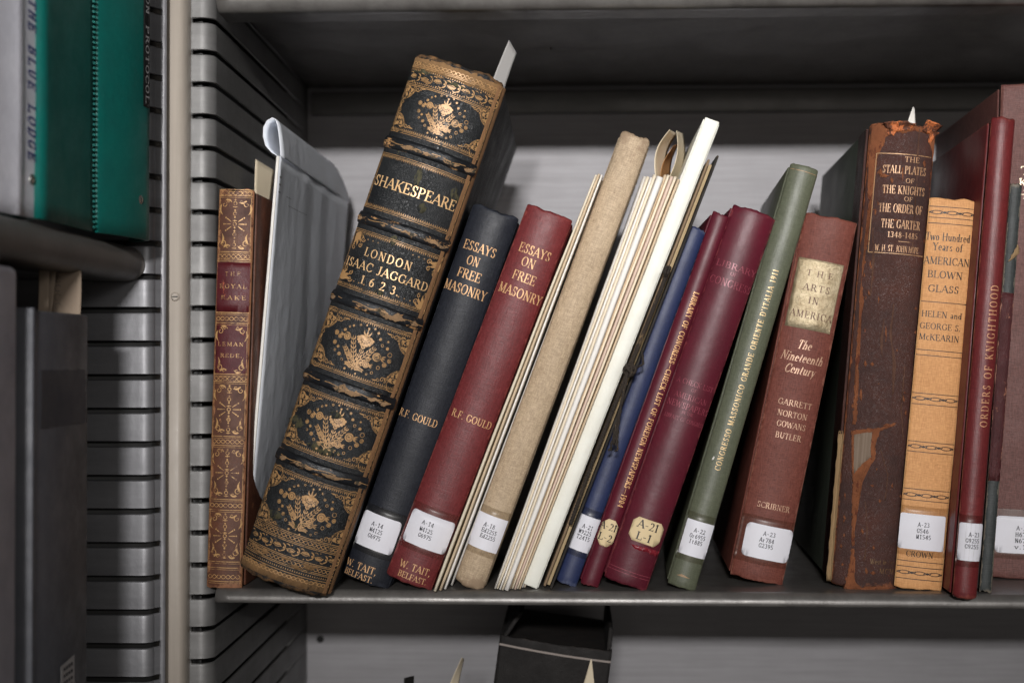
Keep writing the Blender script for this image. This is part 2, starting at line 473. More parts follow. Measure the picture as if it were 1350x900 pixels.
# ---------------------------------------------------------------- leaning frames measured from the photograph
class Frame:
    """TL, TR, BR, BL: corners of the front face in the photograph; it stands on height Z"""
    def __init__(s, name, TL, TR, BR, BL, phi=0.6, yaw=0.0, Y=None, Z=0.0, minT=None):
        low = BR if BR[1] >= BL[1] else BL
        s.Y = Y if Y is not None else ground(low[0], low[1], Z).y
        tl, tr, br, bl = [at(p[0], p[1], s.Y) for p in (TL, TR, BR, BL)]
        B = (bl+br)/2; T = (tl+tr)/2
        ax = (T-B); s.H = ax.length; ax.normalize()
        pr = Vector((ax.z, 0, -ax.x))
        s.T = ((tr-tl).dot(pr)+(br-bl).dot(pr))/2
        if minT: s.T = max(s.T, minT)
        low_z = min((B+pr*s.T/2).z, (B-pr*s.T/2).z)
        B.z += Z+0.0004-low_z
        s.phi = phi
        s.Rr = (s.T/2)/math.sin(phi)
        s.bulge = s.Rr*(1-math.cos(phi))
        m = Matrix((pr, Vector((0, 1, 0)), ax)).transposed().to_4x4()
        m = m @ Matrix.Rotation(-yaw, 4, 'Z')
        m.translation = B + Vector((0, s.bulge*0.6, 0))
        s.m = m; s.inv = m.inverted()
        s.root = empty(name, m)
        s.px = (T-CAM).dot(fwd)/F       # metres per photograph pixel
        s.seed = random.random()*50
    def S(s, u, z, off=0.0):
        a = u/s.Rr
        n = noise.noise(Vector((u*40+s.seed, z*28, s.seed)))*0.00028
        r = s.Rr+off+n
        return Vector((r*math.sin(a), -(r*math.cos(a)-s.Rr*math.cos(s.phi)), z))
    def uz(s, px, py):
        o = s.inv @ CAM; d = (s.inv.to_3x3() @ ray(px, py))
        y = -s.bulge*0.7
        for _ in range(4):
            t = (y-o.y)/d.y; x = o.x+d.x*t; z = o.z+d.z*t
            q = max(-1, min(1, x/s.Rr))
            lim = s.phi
            a = max(-lim, min(lim, math.asin(q)))
            y = -(s.Rr*math.cos(a)-s.Rr*math.cos(s.phi))
        return a*s.Rr, z
    def lay(s, name, dc, mat, off=0.00012, solid=None, cut=None):
        vs = [s.S(u, z, off+(k % 9)*0.000004) for (u, z, k) in dc.v]
        return mesh_obj(name, vs, dc.f, mat, s.root, smooth=False)
    def lay_poly(s, name, pts_uz, mat, off=0.0002, step=0.0025, thick=0.0):
        """polygon cut into narrow vertical slices so that it follows the round spine"""
        bm = bmesh.new()
        f = bm.faces.new([bm.verts.new((p[0], 0, p[1])) for p in pts_uz])
        bmesh.ops.triangulate(bm, faces=[f])
        us = [p[0] for p in pts_uz]; zs = [p[1] for p in pts_uz]
        a = min(us)+step
        while a < max(us):
            bmesh.ops.bisect_plane(bm, geom=bm.verts[:]+bm.edges[:]+bm.faces[:], plane_co=(a, 0, 0), plane_no=(1, 0, 0))
            a += step
        a = min(zs)+step*2
        while a < max(zs):
            bmesh.ops.bisect_plane(bm, geom=bm.verts[:]+bm.edges[:]+bm.faces[:], plane_co=(0, 0, a), plane_no=(0, 0, 1))
            a += step*2
        for v in bm.verts: v.co = s.S(v.co.x, v.co.z, off)
        for f in bm.faces:
            f.normal_update()
            if f.normal.y > 0: f.normal_flip()
        me = bpy.data.meshes.new(name); bm.to_mesh(me); bm.free()
        me.materials.append(mat)
        me.polygons.foreach_set('use_smooth', [True]*len(me.polygons))
        o = bpy.data.objects.new(name, me); col.objects.link(o); o.parent = s.root
        m = o.modifiers.new('solid', 'SOLIDIFY'); m.thickness = thick or 0.00012; m.offset = -1
        return o
    # text between two photograph points (middle of first letter's left side to last letter's right side)
    def put(s, dc, txt, x0, y0, x1, y1, hpx, **kw):
        a = s.uz(x0, y0); b = s.uz(x1, y1)
        add_text(dc, txt, (a[0]+b[0])/2, (a[1]+b[1])/2, hpx*s.px, abs(b[0]-a[0]), **kw)
    def rule(s, dc, x0, y0, x1, y1, wpx=0.8):
        a = s.uz(x0, y0); b = s.uz(x1, y1)
        zm = (a[1]+b[1])/2
        dc.line(a[0], zm, b[0], zm, wpx*s.px, 0.002)
def rough_poly(pts, amp, step, seed=0.0, closed=True):
    out = []; n = len(pts)
    for i in range(n if closed else n-1):
        a = Vector(pts[i]); b = Vector(pts[(i+1) % n]); k = max(1, int((b-a).length/step))
        for j in range(k):
            p = a.lerp(b, j/k)
            d = Vector((noise.noise(Vector((p.x*700+seed, p.y*700, 0))), noise.noise(Vector((p.x*700, p.y*700+seed, 9))))) * amp
            out.append((p.x+d.x, p.y+d.y))
    return out
def round_rect(x0, x1, z0, z1, r, n=5):
    out = []
    for cx, cz, a0 in ((x1-r, z1-r, 0), (x0+r, z1-r, 90), (x0+r, z0+r, 180), (x1-r, z0+r, 270)):
        for i in range(n+1):
            a = R(a0+90*i/n); out.append((cx+r*math.cos(a), cz+r*math.sin(a)))
    return out

class Book(Frame):
    def __init__(s, name, label, TL, TR, BR, BL, spine_mat, cover_mat=None, phi=0.6, depth=0.16, yaw=0.0,
                 fray=0.0006, capr=0.0014, group=None, Y=None, Z=0.0, board=0.0026, gap=0.004, cover_wide=0.0006, joint=True, minT=None):
        Frame.__init__(s, name, TL, TR, BR, BL, phi, yaw, Y, Z, minT)
        tag(s.root, label, 'book', group)
        cover_mat = cover_mat or COVER.get(spine_mat.name, spine_mat)
        T, Hh = s.T, s.H
        ua = s.Rr*s.phi
        nu = max(14, int(ua*2/0.0018)); zs = []
        nz = max(30, int(Hh/0.004))
        rows = []
        for k in (3, 2, 1): rows.append((0, k))
        for j in range(nz+1): rows.append((Hh*j/nz, 0))
        for k in (1, 2, 3): rows.append((Hh, k))
        cols = [-ua + 2*ua*i/nu for i in range(nu+1)]
        vs = []
        side = [(T/2-0.0002, 0.0018), (T/2-0.0014, 0.0045), (T/2-0.0012, 0.0075)] if joint else [(T/2, 0.003)]
        for (z, k) in rows:
            sg = -1 if z == 0 else 1
            line = []
            a = R(32*k)
            dz = capr*math.sin(a)*sg; din = capr*(1-math.cos(a))*1.4
            for (sx, sy) in reversed(side): line.append(Vector((-sx+din*0.3, sy+din, z+dz*0.6)))
            for u in cols:
                p = s.S(u, z, -din); p.z += dz
                if k or z in (0, Hh):
                    p.z += (noise.noise(Vector((u*130+s.seed, z*9, 3)))*0.8+0.30*noise.noise(Vector((u*700, s.seed, 5))))*fray
                line.append(p)
            for (sx, sy) in side: line.append(Vector((sx-din*0.3, sy+din, z+dz*0.6)))
            vs += line
        nc = len(cols)+2*len(side)
        fs = [(j*nc+i, j*nc+i+1, (j+1)*nc+i+1, (j+1)*nc+i) for j in range(len(rows)-1) for i in range(nc-1)]
        s.spine = mesh_obj('spine', vs, fs, spine_mat, s.root, True, solid=0.0011)
        for sg in (-1, 1):
            bm = bmesh.new()
            x0, x1 = sorted((sg*(T/2-board+cover_wide), sg*(T/2+cover_wide)))
            add_box(bm, x0, x1, 0.0065 if joint else 0.0028, depth, 0.0, Hh-0.0004, min(0.0009, board*0.3))
            c = bm_obj('cover', bm, cover_mat, s.root, True)
            if sg == 1: s.cover_r = c
            else: s.cover_l = c
        bm = bmesh.new()
        add_box(bm, -T/2+board, T/2-board, 0.0015, depth-gap, gap, Hh-gap, 0.0008)
        s.pages = bm_obj('page_block', bm, M['pages'], s.root)
    def label_patch(s, corners, lines, r=0.0022, tape=True, mat='label', hpx=5.8, shape=None, mono=True, bold=1.0):
        q = [s.uz(*c) for c in corners]       # TL TR BR BL
        x0 = (q[0][0]+q[3][0])/2; x1 = (q[1][0]+q[2][0])/2
        z1 = (q[0][1]+q[1][1])/2; z0 = (q[2][1]+q[3][1])/2
        lab = s.lay_poly('call_number_label', shape(x0, x1, z0, z1) if shape else round_rect(x0, x1, z0, z1, r), M[mat], 0.00032)
        d = Decal()
        for (txt, cx, cy, wpx) in lines:
            u, z = s.uz(cx, cy)
            add_text(d, txt, u, z, hpx*s.px, wpx*s.px, mono=mono, bold=bold, track=0.05)
        o = s.lay('lettering', d, M['ink'], 0.00040)
        o.parent = lab
        if tape:
            ua = s.Rr*s.phi
            s.lay_poly('clear_tape', [(max(-ua, x0-0.006), z0-0.0035), (min(ua, x1+0.006), z0-0.0035), (min(ua, x1+0.006), z1+0.0045), (max(-ua, x0-0.006), z1+0.0045)], M['tape'], 0.00024, thick=0.00005)
        return lab
t = NT('clear_tape')
tr = t.node('ShaderNodeBsdfTransparent'); gl = t.node('ShaderNodeBsdfGlossy'); mx = t.node('ShaderNodeMixShader')
tr.inputs[0].default_value = (0.93, 0.92, 0.90, 1); gl.inputs['Roughness'].default_value = 0.35
mx.inputs[0].default_value = 0.035
t.link(tr.outputs[0], mx.inputs[1]); t.link(gl.outputs[0], mx.inputs[2])
t.link(mx.outputs[0], t.n['Material Output'].inputs[0])
M['tape'] = t.m
# ---------------------------------------------------------------- shelving
M['steel'] = steel('painted_grey_steel', (160, 160, 163), (112, 111, 113), 0.34)
M['steel_side'] = steel('side_panel_paint', (132, 131, 130), (84, 83, 81), 0.42, (9, 9, 60), .5, metal=.35, chip=.70)
M['steel_left'] = steel('left_panel_paint', (140, 140, 143), (94, 93, 96), 0.38, (9, 9, 60), .5, metal=.35, chip=.70)
M['wall'] = steel('back_panel_paint', (164, 162, 165), (132, 130, 131), 0.7, (14, 14, 420), 0.55, scratch=False)
M['dark_steel'] = steel('underside_paint', (92, 86, 80), (66, 60, 56), 0.6)
M['beige'] = steel('beige_post_paint', (186, 176, 164), (150, 141, 130), 0.38, (240, 6, 6), 0.5)
M['void'] = ink('shade_and_bolt_black', (14, 13, 12))  # near-black for the painted shade behind the slots, and for the bolt
M['lip'] = steel('shelf_lip_paint', (122, 119, 116), (64, 61, 58), 0.27, (40, 14, 40), .6, metal=.3, chip=.70)

def X(px, Y): return at(px, 470, Y).x
def slotted(name, prof, z0, z1, slots, first, last, mat, parent, slot_h=0.0022, bump=0.0005):
    """panel extruded from a plan profile; slots cut between profile points first..last"""
    zs = [z0]; holes = []
    for s in sorted(slots):
        if z0 < s-slot_h/2 and s+slot_h/2 < z1:
            zs += [s-slot_h/2-0.0022, s-slot_h/2-0.0007, s-slot_h/2, s+slot_h/2, s+slot_h/2+0.0007, s+slot_h/2+0.003]
            holes.append(len(zs)-4)
    zs.append(z1)
    n = len(prof); vs = []; 
    nrm = []
    for i in range(n):
        a = Vector(prof[max(i-1, 0)]); b = Vector(prof[min(i+1, n-1)]); d = (b-a).normalized()
        nrm.append(Vector((d.y, -d.x)))
    for j, z in enumerate(zs):
        k = 0.0
        for h in holes:
            if j == h: k = -0.0010            # rolled lower edge of each slot
            if j == h-1: k = -0.0003
            if j == h+1: k = -0.0006
            if j == h+2: k = 0.0002
        for i, p in enumerate(prof):
            kk = k if first <= i <= last else 0
            q = Vector(p)+nrm[i]*kk
            vs.append((q.x, q.y, z))
    fs = []
    for j in range(len(zs)-1):
        for i in range(n-1):
            if j in holes and first <= i < last: continue
            fs.append((j*n+i, j*n+i+1, (j+1)*n+i+1, (j+1)*n+i))
    o = mesh_obj(name, vs, fs, mat, parent, True, solid=0.0011)
    o.data.set_sharp_from_angle(angle=R(16))
    return o
def strip(name, prof, z0, z1, mat, parent, solid=0.001):
    vs = [(p[0], p[1], z) for z in (z0, z1) for p in prof]; n = len(prof)
    return mesh_obj(name, vs, [(i, i+1, n+i+1, n+i) for i in range(n-1)], mat, parent, True, solid=solid)
def arc(cx, cy, r, a0, a1, n=8):
    return [(cx+r*math.cos(R(a0+(a1-a0)*i/n)), cy+r*math.sin(R(a0+(a1-a0)*i/n))) for i in range(n+1)]
XF = X(284, 0.0)
def lipped_shelf(name, x0, x1, yb, yf, ztop, th, rad, mat, parent, cap=True):
    """sheet steel shelf: flat top, rounded front lip, folded back underneath"""
    prof = [(yb, ztop)] + [(yf+rad+0.11-i*0.022, ztop) for i in range(5)]
    prof += [(yf+rad-rad*math.sin(R(a)), ztop-rad+rad*math.cos(R(a))) for a in range(0, 91, 10)]
    zb = ztop-th
    r2 = min(rad, th-rad)*0.9
    prof += [(yf, zb+r2)] + [(yf+r2-r2*math.cos(R(a)), zb+r2-r2*math.sin(R(a))) for a in range(15, 91, 15)]
    prof += [(yf+0.03, zb), (yf+0.031, zb+th*0.55), (yb, zb+th*0.55)]
    nx = 60; n = len(prof); vs = []
    for i in range(nx+1):
        x = x0+(x1-x0)*i/nx
        e = 0.0
        for (y, z) in prof:
            w_ = noise.noise(Vector((x*6, z*30, y*9)))*0.0004
            vs.append((max(x, XF if y < yf+0.05 else x0), y+w_, z+w_*0.5))
    fs = [(i*n+k, (i+1)*n+k, (i+1)*n+k+1, i*n+k+1) for i in range(nx) for k in range(n-1)]
    if cap:
        fs.append(tuple(range(n))); fs.append(tuple(nx*n+k for k in reversed(range(n))))
    return mesh_obj(name, vs, fs, mat, parent, True)

unit = empty('shelving_unit', Matrix.Translation((0.0, 0.335, -0.37)))
tag(unit, 'grey steel library shelving bay with slotted side panel holding the row of old books', 'bookshelf')
UM = unit.matrix_world.inverted()
def adopt(o, parent):
    o.parent = parent; o.matrix_parent_inverse = parent.matrix_world.inverted(); return o
YP = 0.012
xA, xB = X(243, YP), X(252.5, YP)
xc = X(287, YP+0.011)
prof = [(xA, YP), (xB, YP), (X(262, YP), YP)]
r0 = (xc-X(262, YP))
prof += [(X(262, YP)+r0*math.sin(R(a)), YP+r0*(1-math.cos(R(a)))) for a in range(6, 91, 7)]
y0 = prof[-1][1]
XCB = X(405, 0.335)
xs2 = lambda y: xc+0.0003+(XCB-xc)*(y-y0)/(0.335-y0)
prof += [(xs2(y0+(0.25-y0)*i/6), y0+(0.25-y0)*i/6) for i in range(1, 7)] + [(xs2(0.334), 0.334)]
zslot = [0.136+(470-(21+42.7*k))/1900*(0.836+YP) for k in range(-2, 30)]
adopt(slotted('side_panel', prof, -0.42, 0.42, zslot, 1, len(prof)-2, M['steel_side'], None), unit)
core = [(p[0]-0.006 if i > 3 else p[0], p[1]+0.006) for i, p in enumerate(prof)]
adopt(strip('slot_shade_sheet', core, -0.42, 0.42, M['void'], None), unit)  # black sheet added behind the slots so their hollow looks dark
# back panel with the flange of the shelf above
bm = bmesh.new(); add_box(bm, XCB-0.01, 0.75, 0.335, 0.338, -0.42, 0.42)
adopt(bm_obj('back_panel', bm, M['wall'], None), unit)
zt = at(700, 124, 0.326).z; zb_ = at(700, 149, 0.326).z
bm = bmesh.new(); add_box(bm, XCB+0.004, 0.74, 0.326, 0.3345, zb_, zt+0.003, 0.0015)
adopt(bm_obj('back_flange', bm, M['steel_side'], None, True), unit)
zu = at(700, 10, 0.0).z; xs_ = XCB+0.0005
adopt(lipped_shelf('shelf', xs_, 0.74, 0.334, 0.0, zu+0.030, 0.030, 0.009, M['lip'], None), unit)
adopt(lipped_shelf('shelf', xs_, 0.74, 0.334, 0.0, 0.0, 0.0080, 0.0060, M['lip'], None), unit)
adopt(lipped_shelf('shelf', xs_, 0.74, 0.334, 0.0, -0.36, 0.0125, 0.0085, M['lip'], None), unit)
# bracket tab beside the upper shelf end and bolt in the back panel
p = at(422, 842, 0.334)
bm = bmesh.new(); bmesh.ops.create_uvsphere(bm, u_segments=14, v_segments=8, radius=0.003, matrix=Matrix.Translation((p.x, 0.3345, p.z)) @ Matrix.Diagonal((1, 0.5, 1, 1)))
adopt(bm_obj('bolt', bm, M['void'], None, True), unit)
# upright post between the two bays
YQ = 0.000
xp0, xp1 = X(217.5, YQ), X(243.5, YQ)
pw = xp1-xp0
pp = [(xp0, 0.06), (xp0, YQ+0.0014)] + [(xp0+0.0012-0.0012*math.cos(R(a)), YQ+0.0014-0.0014*math.sin(R(a))) for a in range(15, 91, 15)]
pp += [(xp0+pw*0.60, YQ)] + [(xp0+pw*0.60+pw*0.40*math.sin(R(a)), YQ+0.008*(1-math.cos(R(a)))) for a in range(15, 91, 15)] + [(xp1, 0.06)]
adopt(strip('upright_post', pp, -0.42, 0.42, M['beige'], None), unit)
s_ = at(230.5, 391, YQ-0.001)
bm = bmesh.new(); bmesh.ops.create_cone(bm, cap_ends=True, segments=18, radius1=0.0028, radius2=0.0019, depth=0.0012, matrix=Matrix.Translation((s_.x, YQ-0.0006, s_.z)) @ Matrix.Rotation(R(90), 4, 'X'))
adopt(bm_obj('screw', bm, M['beige'], None), unit)
bm = bmesh.new(); add_box(bm, s_.x-0.0018, s_.x+0.0018, YQ-0.0014, YQ-0.0011, s_.z-0.0003, s_.z+0.0003)
adopt(bm_obj('screw_slot', bm, M['void'], None), unit)

# ---------------------------------------------------------------- the bay at the left, turned at right angles
lunit = empty('shelving_unit', Matrix.Translation((X(150, -0.035), -0.035, -0.37)))
tag(lunit, 'second grey steel shelving bay at the left, its slotted panel beside the beige post', 'bookshelf')
YL = -0.018
xr = X(190, YL)
lp = [(X(-260, YL), YL), (X(60, YL), YL)] + [(X(q, YL), YL) for q in (100, 130, 150, 170, 182)]
rr = X(207, YL+.009)-X(186, YL)
yq_ = YL+rr*0.8+0.003
lp += [(X(186, YL)+rr*math.sin(R(a)), YL+rr*0.8*(1-math.cos(R(a)))) for a in range(6, 91, 7)]
lp += [(X(212, yq_), yq_), (X(213, yq_), yq_), (X(218.5, yq_), yq_)]
zl = [0.136+(470-(50+44.75*k))/1900*(0.836+YL) for k in range(-3, 30)]
adopt(slotted('side_panel', lp, -0.42, 0.42, zl, 1, len(lp)-3, M['steel_left'], None, slot_h=0.0026), lunit)
adopt(strip('slot_shade_sheet', [(X(-260, YL), YL+0.004), (X(196, YL), YL+0.004), (X(203, YL), YL+0.012), (X(204, YL), YL+0.030)], -0.42, 0.42, M['void'], None), lunit)  # another added black sheet, painting the shade inside these slots
# its shelf runs towards the viewer
XL = -0.2475; ZL = 0.199
prof = [(XL-0.24, ZL)] + [(XL-0.010+0.010*math.sin(R(a)), ZL-0.010+0.010*math.cos(R(a))) for a in range(0, 181, 12)] + [(XL-0.03, ZL-0.02), (XL-0.03, ZL-0.012), (XL-0.24, ZL-0.012)]
ny = 40; vs = []; n = len(prof)
for i in range(ny+1):
    y = YL-0.0015-0.30*i/ny
    tpr = 1.0
    for (x, z) in prof: vs.append((x, y, z))
fs = [(i*n+k, i*n+k+1, (i+1)*n+k+1, (i+1)*n+k) for i in range(ny) for k in range(n-1)]
fs.append(tuple(range(n))); 
M['left_lip'] = steel('left_shelf_paint', (104, 101, 98), (74, 71, 68), .4)
adopt(mesh_obj('shelf', vs, fs, M['left_lip'], None, True), lunit)

# green ring binder: plan polygon, welded seam, rivet, embossed tape label
M['green_vinyl'] = leather('green_vinyl', (5, 122, 112), (4, 108, 100), None, rough=0.36, grain=2500, bumpy=0.15)
M['white_vinyl'] = leather('white_vinyl', (236, 236, 244), (216, 216, 226), None, rough=0.3, grain=2500, bumpy=0.1)
M['rivet'] = gold('rivet_metal', (170, 170, 165), 0.9, 0.25, (90, 90, 90), 0.9)
M['dymo'] = ink('embossed_tape', (16, 16, 17))
M['dymo_text'] = ink('embossed_letters', (150, 150, 150))
M['pen'] = ink('blue_marker', (66, 70, 116))
def gp(px, py): return ground(px, py, 0.2004)
P0, P1, P2 = gp(48.5, 288), gp(118, 306), gp(191, 317)
gb = empty('ring_binder', Matrix.Translation((P1.x, P1.y, 0.2004)))
tag(gb, 'teal green vinyl ring binder with stitched seam and black tape label', 'binder')
def wall_strip(pts, z0, z1, nz=30, noise_amp=0.0):
    vs = []
    for j in range(nz+1):
        z = z0+(z1-z0)*j/nz
        for (x, y) in pts:
            q = noise.noise(Vector((x*20, y*20, z*14)))*noise_amp
            vs.append((x+q, y-q*0.3, z))
    n = len(pts)
    return vs, [(j*n+i, j*n+i+1, (j+1)*n+i+1, (j+1)*n+i) for j in range(nz) for i in range(n-1)]
def lerp2(a, b, t_): return (a.x+(b.x-a.x)*t_, a.y+(b.y-a.y)*t_)
d01 = (P1-P0).normalized(); d12 = (P2-P1).normalized()
pts = [lerp2(P0, P1, t_/10-0.3) for t_ in range(0, 12)]
pts = [(P0.x-0.05, P0.y+0.001)] + [lerp2(P0, P1, t_/10) for t_ in range(0, 10)]
v_, f_ = wall_strip(pts + [(P1.x-d01.x*0.002, P1.y-d01.y*0.002)], 0.2004, 0.48, 30, 0.0006)
adopt(mesh_obj('cover', v_, f_, M['green_vinyl'], None, True, solid=-0.0025), gb)
arcp = [(P1.x+d12.x*0.003, P1.y+d12.y*0.003)]
for t_ in range(1, 13):
    q = lerp2(P1, P2, t_/12); b_ = math.sin(math.pi*t_/12)*0.0022
    arcp.append((q[0]+d12.y*b_, q[1]-d12.x*b_))
arcp += [(P2.x-0.002, P2.y+0.004), (P2.x-0.012, P2.y+0.010)]
v_, f_ = wall_strip(arcp, 0.2004, 0.48, 30, 0.0004)
adopt(mesh_obj('spine', v_, f_, M['green_vinyl'], None, True, solid=-0.0025), gb)
v_, f_ = wall_strip([(P1.x-d01.x*0.004, P1.y-d01.y*0.004), (P1.x-d01.x*0.001-0.0010, P1.y-d01.y*0.001), (P1.x+d12.x*0.0012-0.001, P1.y+0.0012), (P1.x+d12.x*0.004, P1.y+d12.y*0.004)], 0.2008, 0.48)
adopt(mesh_obj('hinge', v_, f_, M['green_vinyl'], None, True), gb)
parts_ = []
for k in range(105):
    z = 0.203+k*0.00265
    c = Vector((P1.x+0.0018, P1.y-0.0014, z))
    parts_.append(tube([c+Vector((-0.0014, -0.0006, 0.0004)), c+Vector((0.0002, -0.0009, 0)), c+Vector((0.0016, 0.0004, -0.0004))], 0.0008, 5))
V2, F2 = merge(parts_)
M['seam'] = leather('worn_green_seam', (60, 150, 140), (30, 120, 112), None, rough=.35, grain=2500, bumpy=.1)
adopt(mesh_obj('seam', V2, F2, M['seam'], None, True), gb)
nrm12 = Vector((d12.y, -d12.x, 0))
def on_spine(t_, z, off):
    q = lerp2(P1, P2, t_); b_ = math.sin(math.pi*t_)*0.0022+off
    return Vector((q[0]+nrm12.x*b_, q[1]+nrm12.y*b_, z))
zr = at(177, 262, P1.y+0.7*(P2.y-P1.y)).z
bm = bmesh.new(); bmesh.ops.create_uvsphere(bm, u_segments=14, v_segments=8, radius=0.0026, matrix=Matrix.Translation(on_spine(0.80, zr, 0.0022)) @ Matrix.Rotation(math.atan2(d12.y, d12.x), 4, 'Z') @ Matrix.Diagonal((1, 0.4, 1, 1)))
adopt(bm_obj('rivet', bm, M['rivet'], None, True), gb)
zt0 = at(183, 141, P2.y-0.006).z
vs = [on_spine(t_, z, 0.0028+0.0001) for z in (zt0, 0.47) for t_ in (0.85, 0.90, 0.95, 1.0)]
tl_ = adopt(mesh_obj('tape_label', vs, [(0, 1, 5, 4), (1, 2, 6, 5), (2, 3, 7, 6)], M['dymo'], None, True, solid=0.0003), gb)
dc = Decal(); add_text(dc, 'EDUCATION PROTOCOL', 0, 0, 0.0058, 0.098, rot=-90, mono=True, track=0.1)
zc = zt0+0.051
vs = [on_spine(0.925+u*14, zc+z, 0.0032+k % 5*0.00001) for (u, z, k) in dc.v]
adopt(mesh_obj('lettering', vs, dc.f, M['dymo_text'], None, False), gb)

# white binder nearer the viewer
wb = empty('ring_binder', Matrix.Translation((-0.255, -0.19, 0.2004)))
tag(wb, 'white vinyl binder with blue handwritten title, left of the green binder', 'binder')
Q0, Q1, Q2 = gp(-90, 262), gp(13, 283), gp(47, 289)
v_, f_ = wall_strip([(Q0.x, Q0.y), lerp2(Q0, Q1, .5), lerp2(Q0, Q1, .97), (Q1.x+0.0014, Q1.y+0.0004), (Q1.x+0.0019, Q1.y+0.0028), (Q1.x+0.0014, Q1.y+0.0055)] + [lerp2(Q1, Q2, t_) for t_ in (.4, .6, .8, .95)] + [(Q2.x-0.001, Q2.y+0.002), (Q2.x-0.05, Q2.y+0.004)], 0.2004, 0.48, 30, 0.0007)
adopt(mesh_obj('cover', v_, f_, M['white_vinyl'], None, True, solid=-0.0022), wb)
dq = (Q2-Q1).normalized(); nq = Vector((dq.y, -dq.x, 0))
dc = Decal(); add_text(dc, 'LORE OF THE BLUE LODGE', 0, 0, 0.0062, 0.118, rot=-90, mono=True, track=0.25, slant=0.2, bold=1.2)
zc = at(35, 215, Q2.y).z+0.059
base = Q1+(Q2-Q1)*0.62
vs = [base+dq*u*1.2+nq*0.0030+Vector((0, 0, zc-0.2004+z)) for (u, z, k) in dc.v]
adopt(mesh_obj('lettering', vs, dc.f, M['pen'], None, False), wb)
pr = Q1+(Q2-Q1)*0.66
bm = bmesh.new(); bmesh.ops.create_uvsphere(bm, u_segments=12, v_segments=8, radius=0.0026, matrix=Matrix.Translation((pr.x+nq.x*0.0026, pr.y+nq.y*0.0026, at(34, 237, pr.y).z)) @ Matrix.Rotation(math.atan2(dq.y, dq.x), 4, 'Z') @ Matrix.Diagonal((1, 0.4, 1, 1)))
adopt(bm_obj('rivet', bm, M['rivet'], None, True), wb)

# grey boxes on the lower shelf of the left bay
M['grey_board'] = leather('grey_buckram', (100, 102, 110), (88, 90, 97), None, 0, 0, rough=0.38, grain=2600, bumpy=0.1)
M['light_board'] = leather('pale_grey_board', (204, 202, 213), (180, 177, 188), None, rough=0.32, grain=2000, bumpy=0.15)
M['grey_label'] = paper('grey_label_paper', (170, 168, 168), .6, .1)
M['smudge'] = leather('old_adhesive', (24, 24, 27), (38, 38, 42), (60, 60, 66), 0.05, 0.05, rough=0.45, grain=1500, spots=(64, 64, 68), spot_t=0.6, spot_scale=300)
XB = -0.250
def XY(px, z_=None): # point of the plane X = XB seen at column px
    d = ray(px, 470); t_ = (XB-CAM.x)/d.x; return CAM.y+d.y*t_
yb1, yb0 = XY(117), XY(41)
ztop = at(117, 415, yb1).z
bx = empty('archive_box', Matrix.Translation((XB-0.1, yb1, -0.36)))
tag(bx, 'dark grey archive box with a black smudge on its end, standing before the slotted panel', 'archive box')
bm = bmesh.new(); add_box(bm, XB-0.22, XB, yb0, yb1-0.001, -0.36, ztop, 0.0012)
adopt(bm_obj('body', bm, M['grey_board'], None, True), bx)
bm = bmesh.new(); add_box(bm, XB-0.2, XB+0.0009, yb0+0.0002, yb0+0.004, -0.36, ztop+0.0012, 0.0006)
adopt(bm_obj('rim', bm, M['grey_board'], None, True), bx)
def side_poly(name, px_pts, mat, parent, off=0.0004, x=XB):
    vs = []
    for (a, b) in px_pts:
        d = ray(a, b); t_ = (x+off-CAM.x)/d.x; vs.append(CAM+d*t_)
    o = mesh_obj(name, vs, [tuple(range(len(vs)))], mat, None, False, solid=0.0001); adopt(o, parent); return vs
pts = rough_poly([(54, 488), (112, 487), (113, 556), (80, 560), (54, 565)], 1.2, 3.0, 4.0)
pts = [(a+random.uniform(-.8, .8), b+random.uniform(-.9, .9)) for a, b in pts]
side_poly('adhesive_mark', pts, M['smudge'], bx)
side_poly('box_label', [(80, 878), (98, 862), (98, 930), (80, 940)], M['grey_label'], bx, 0.0006)
dcs = []
for k in range(4):
    d0 = [(84+j*3.2, 880+k*9-j*2.4) for j in range(4)]
    for (a, b) in d0:
        dcs.append([(a, b), (a+2.0, b-1.4), (a+2.0, b+3.2), (a, b+4.4)])
vs = []; fs = []
for q in dcs:
    b_ = len(vs)
    for (a, b) in q:
        d = ray(a, b); t_ = (XB+0.0009-CAM.x)/d.x; vs.append(CAM+d*t_)
    fs.append((b_, b_+1, b_+2, b_+3))
adopt(mesh_obj('lettering', vs, fs, M['ink'], None, False), bx)
bx2 = empty('archive_box', Matrix.Translation((XB-0.1, XY(24), -0.36)))
tag(bx2, 'pale grey archive box at the bottom left corner, nearest the viewer', 'archive box')
z2 = at(24, 352, XY(24)).z
bm = bmesh.new(); add_box(bm, XB-0.2, XB, XY(24)-0.12, XY(24), -0.36, z2, 0.0035, 4)
adopt(bm_obj('body', bm, M['light_board'], None, True), bx2)
bm = bmesh.new(); add_box(bm, XB-0.03, XB-0.002, XY(5)-0.02, XY(5), z2+0.0005, z2+0.006, 0.001)
adopt(bm_obj('tab', bm, M['label'], None, True), bx2)

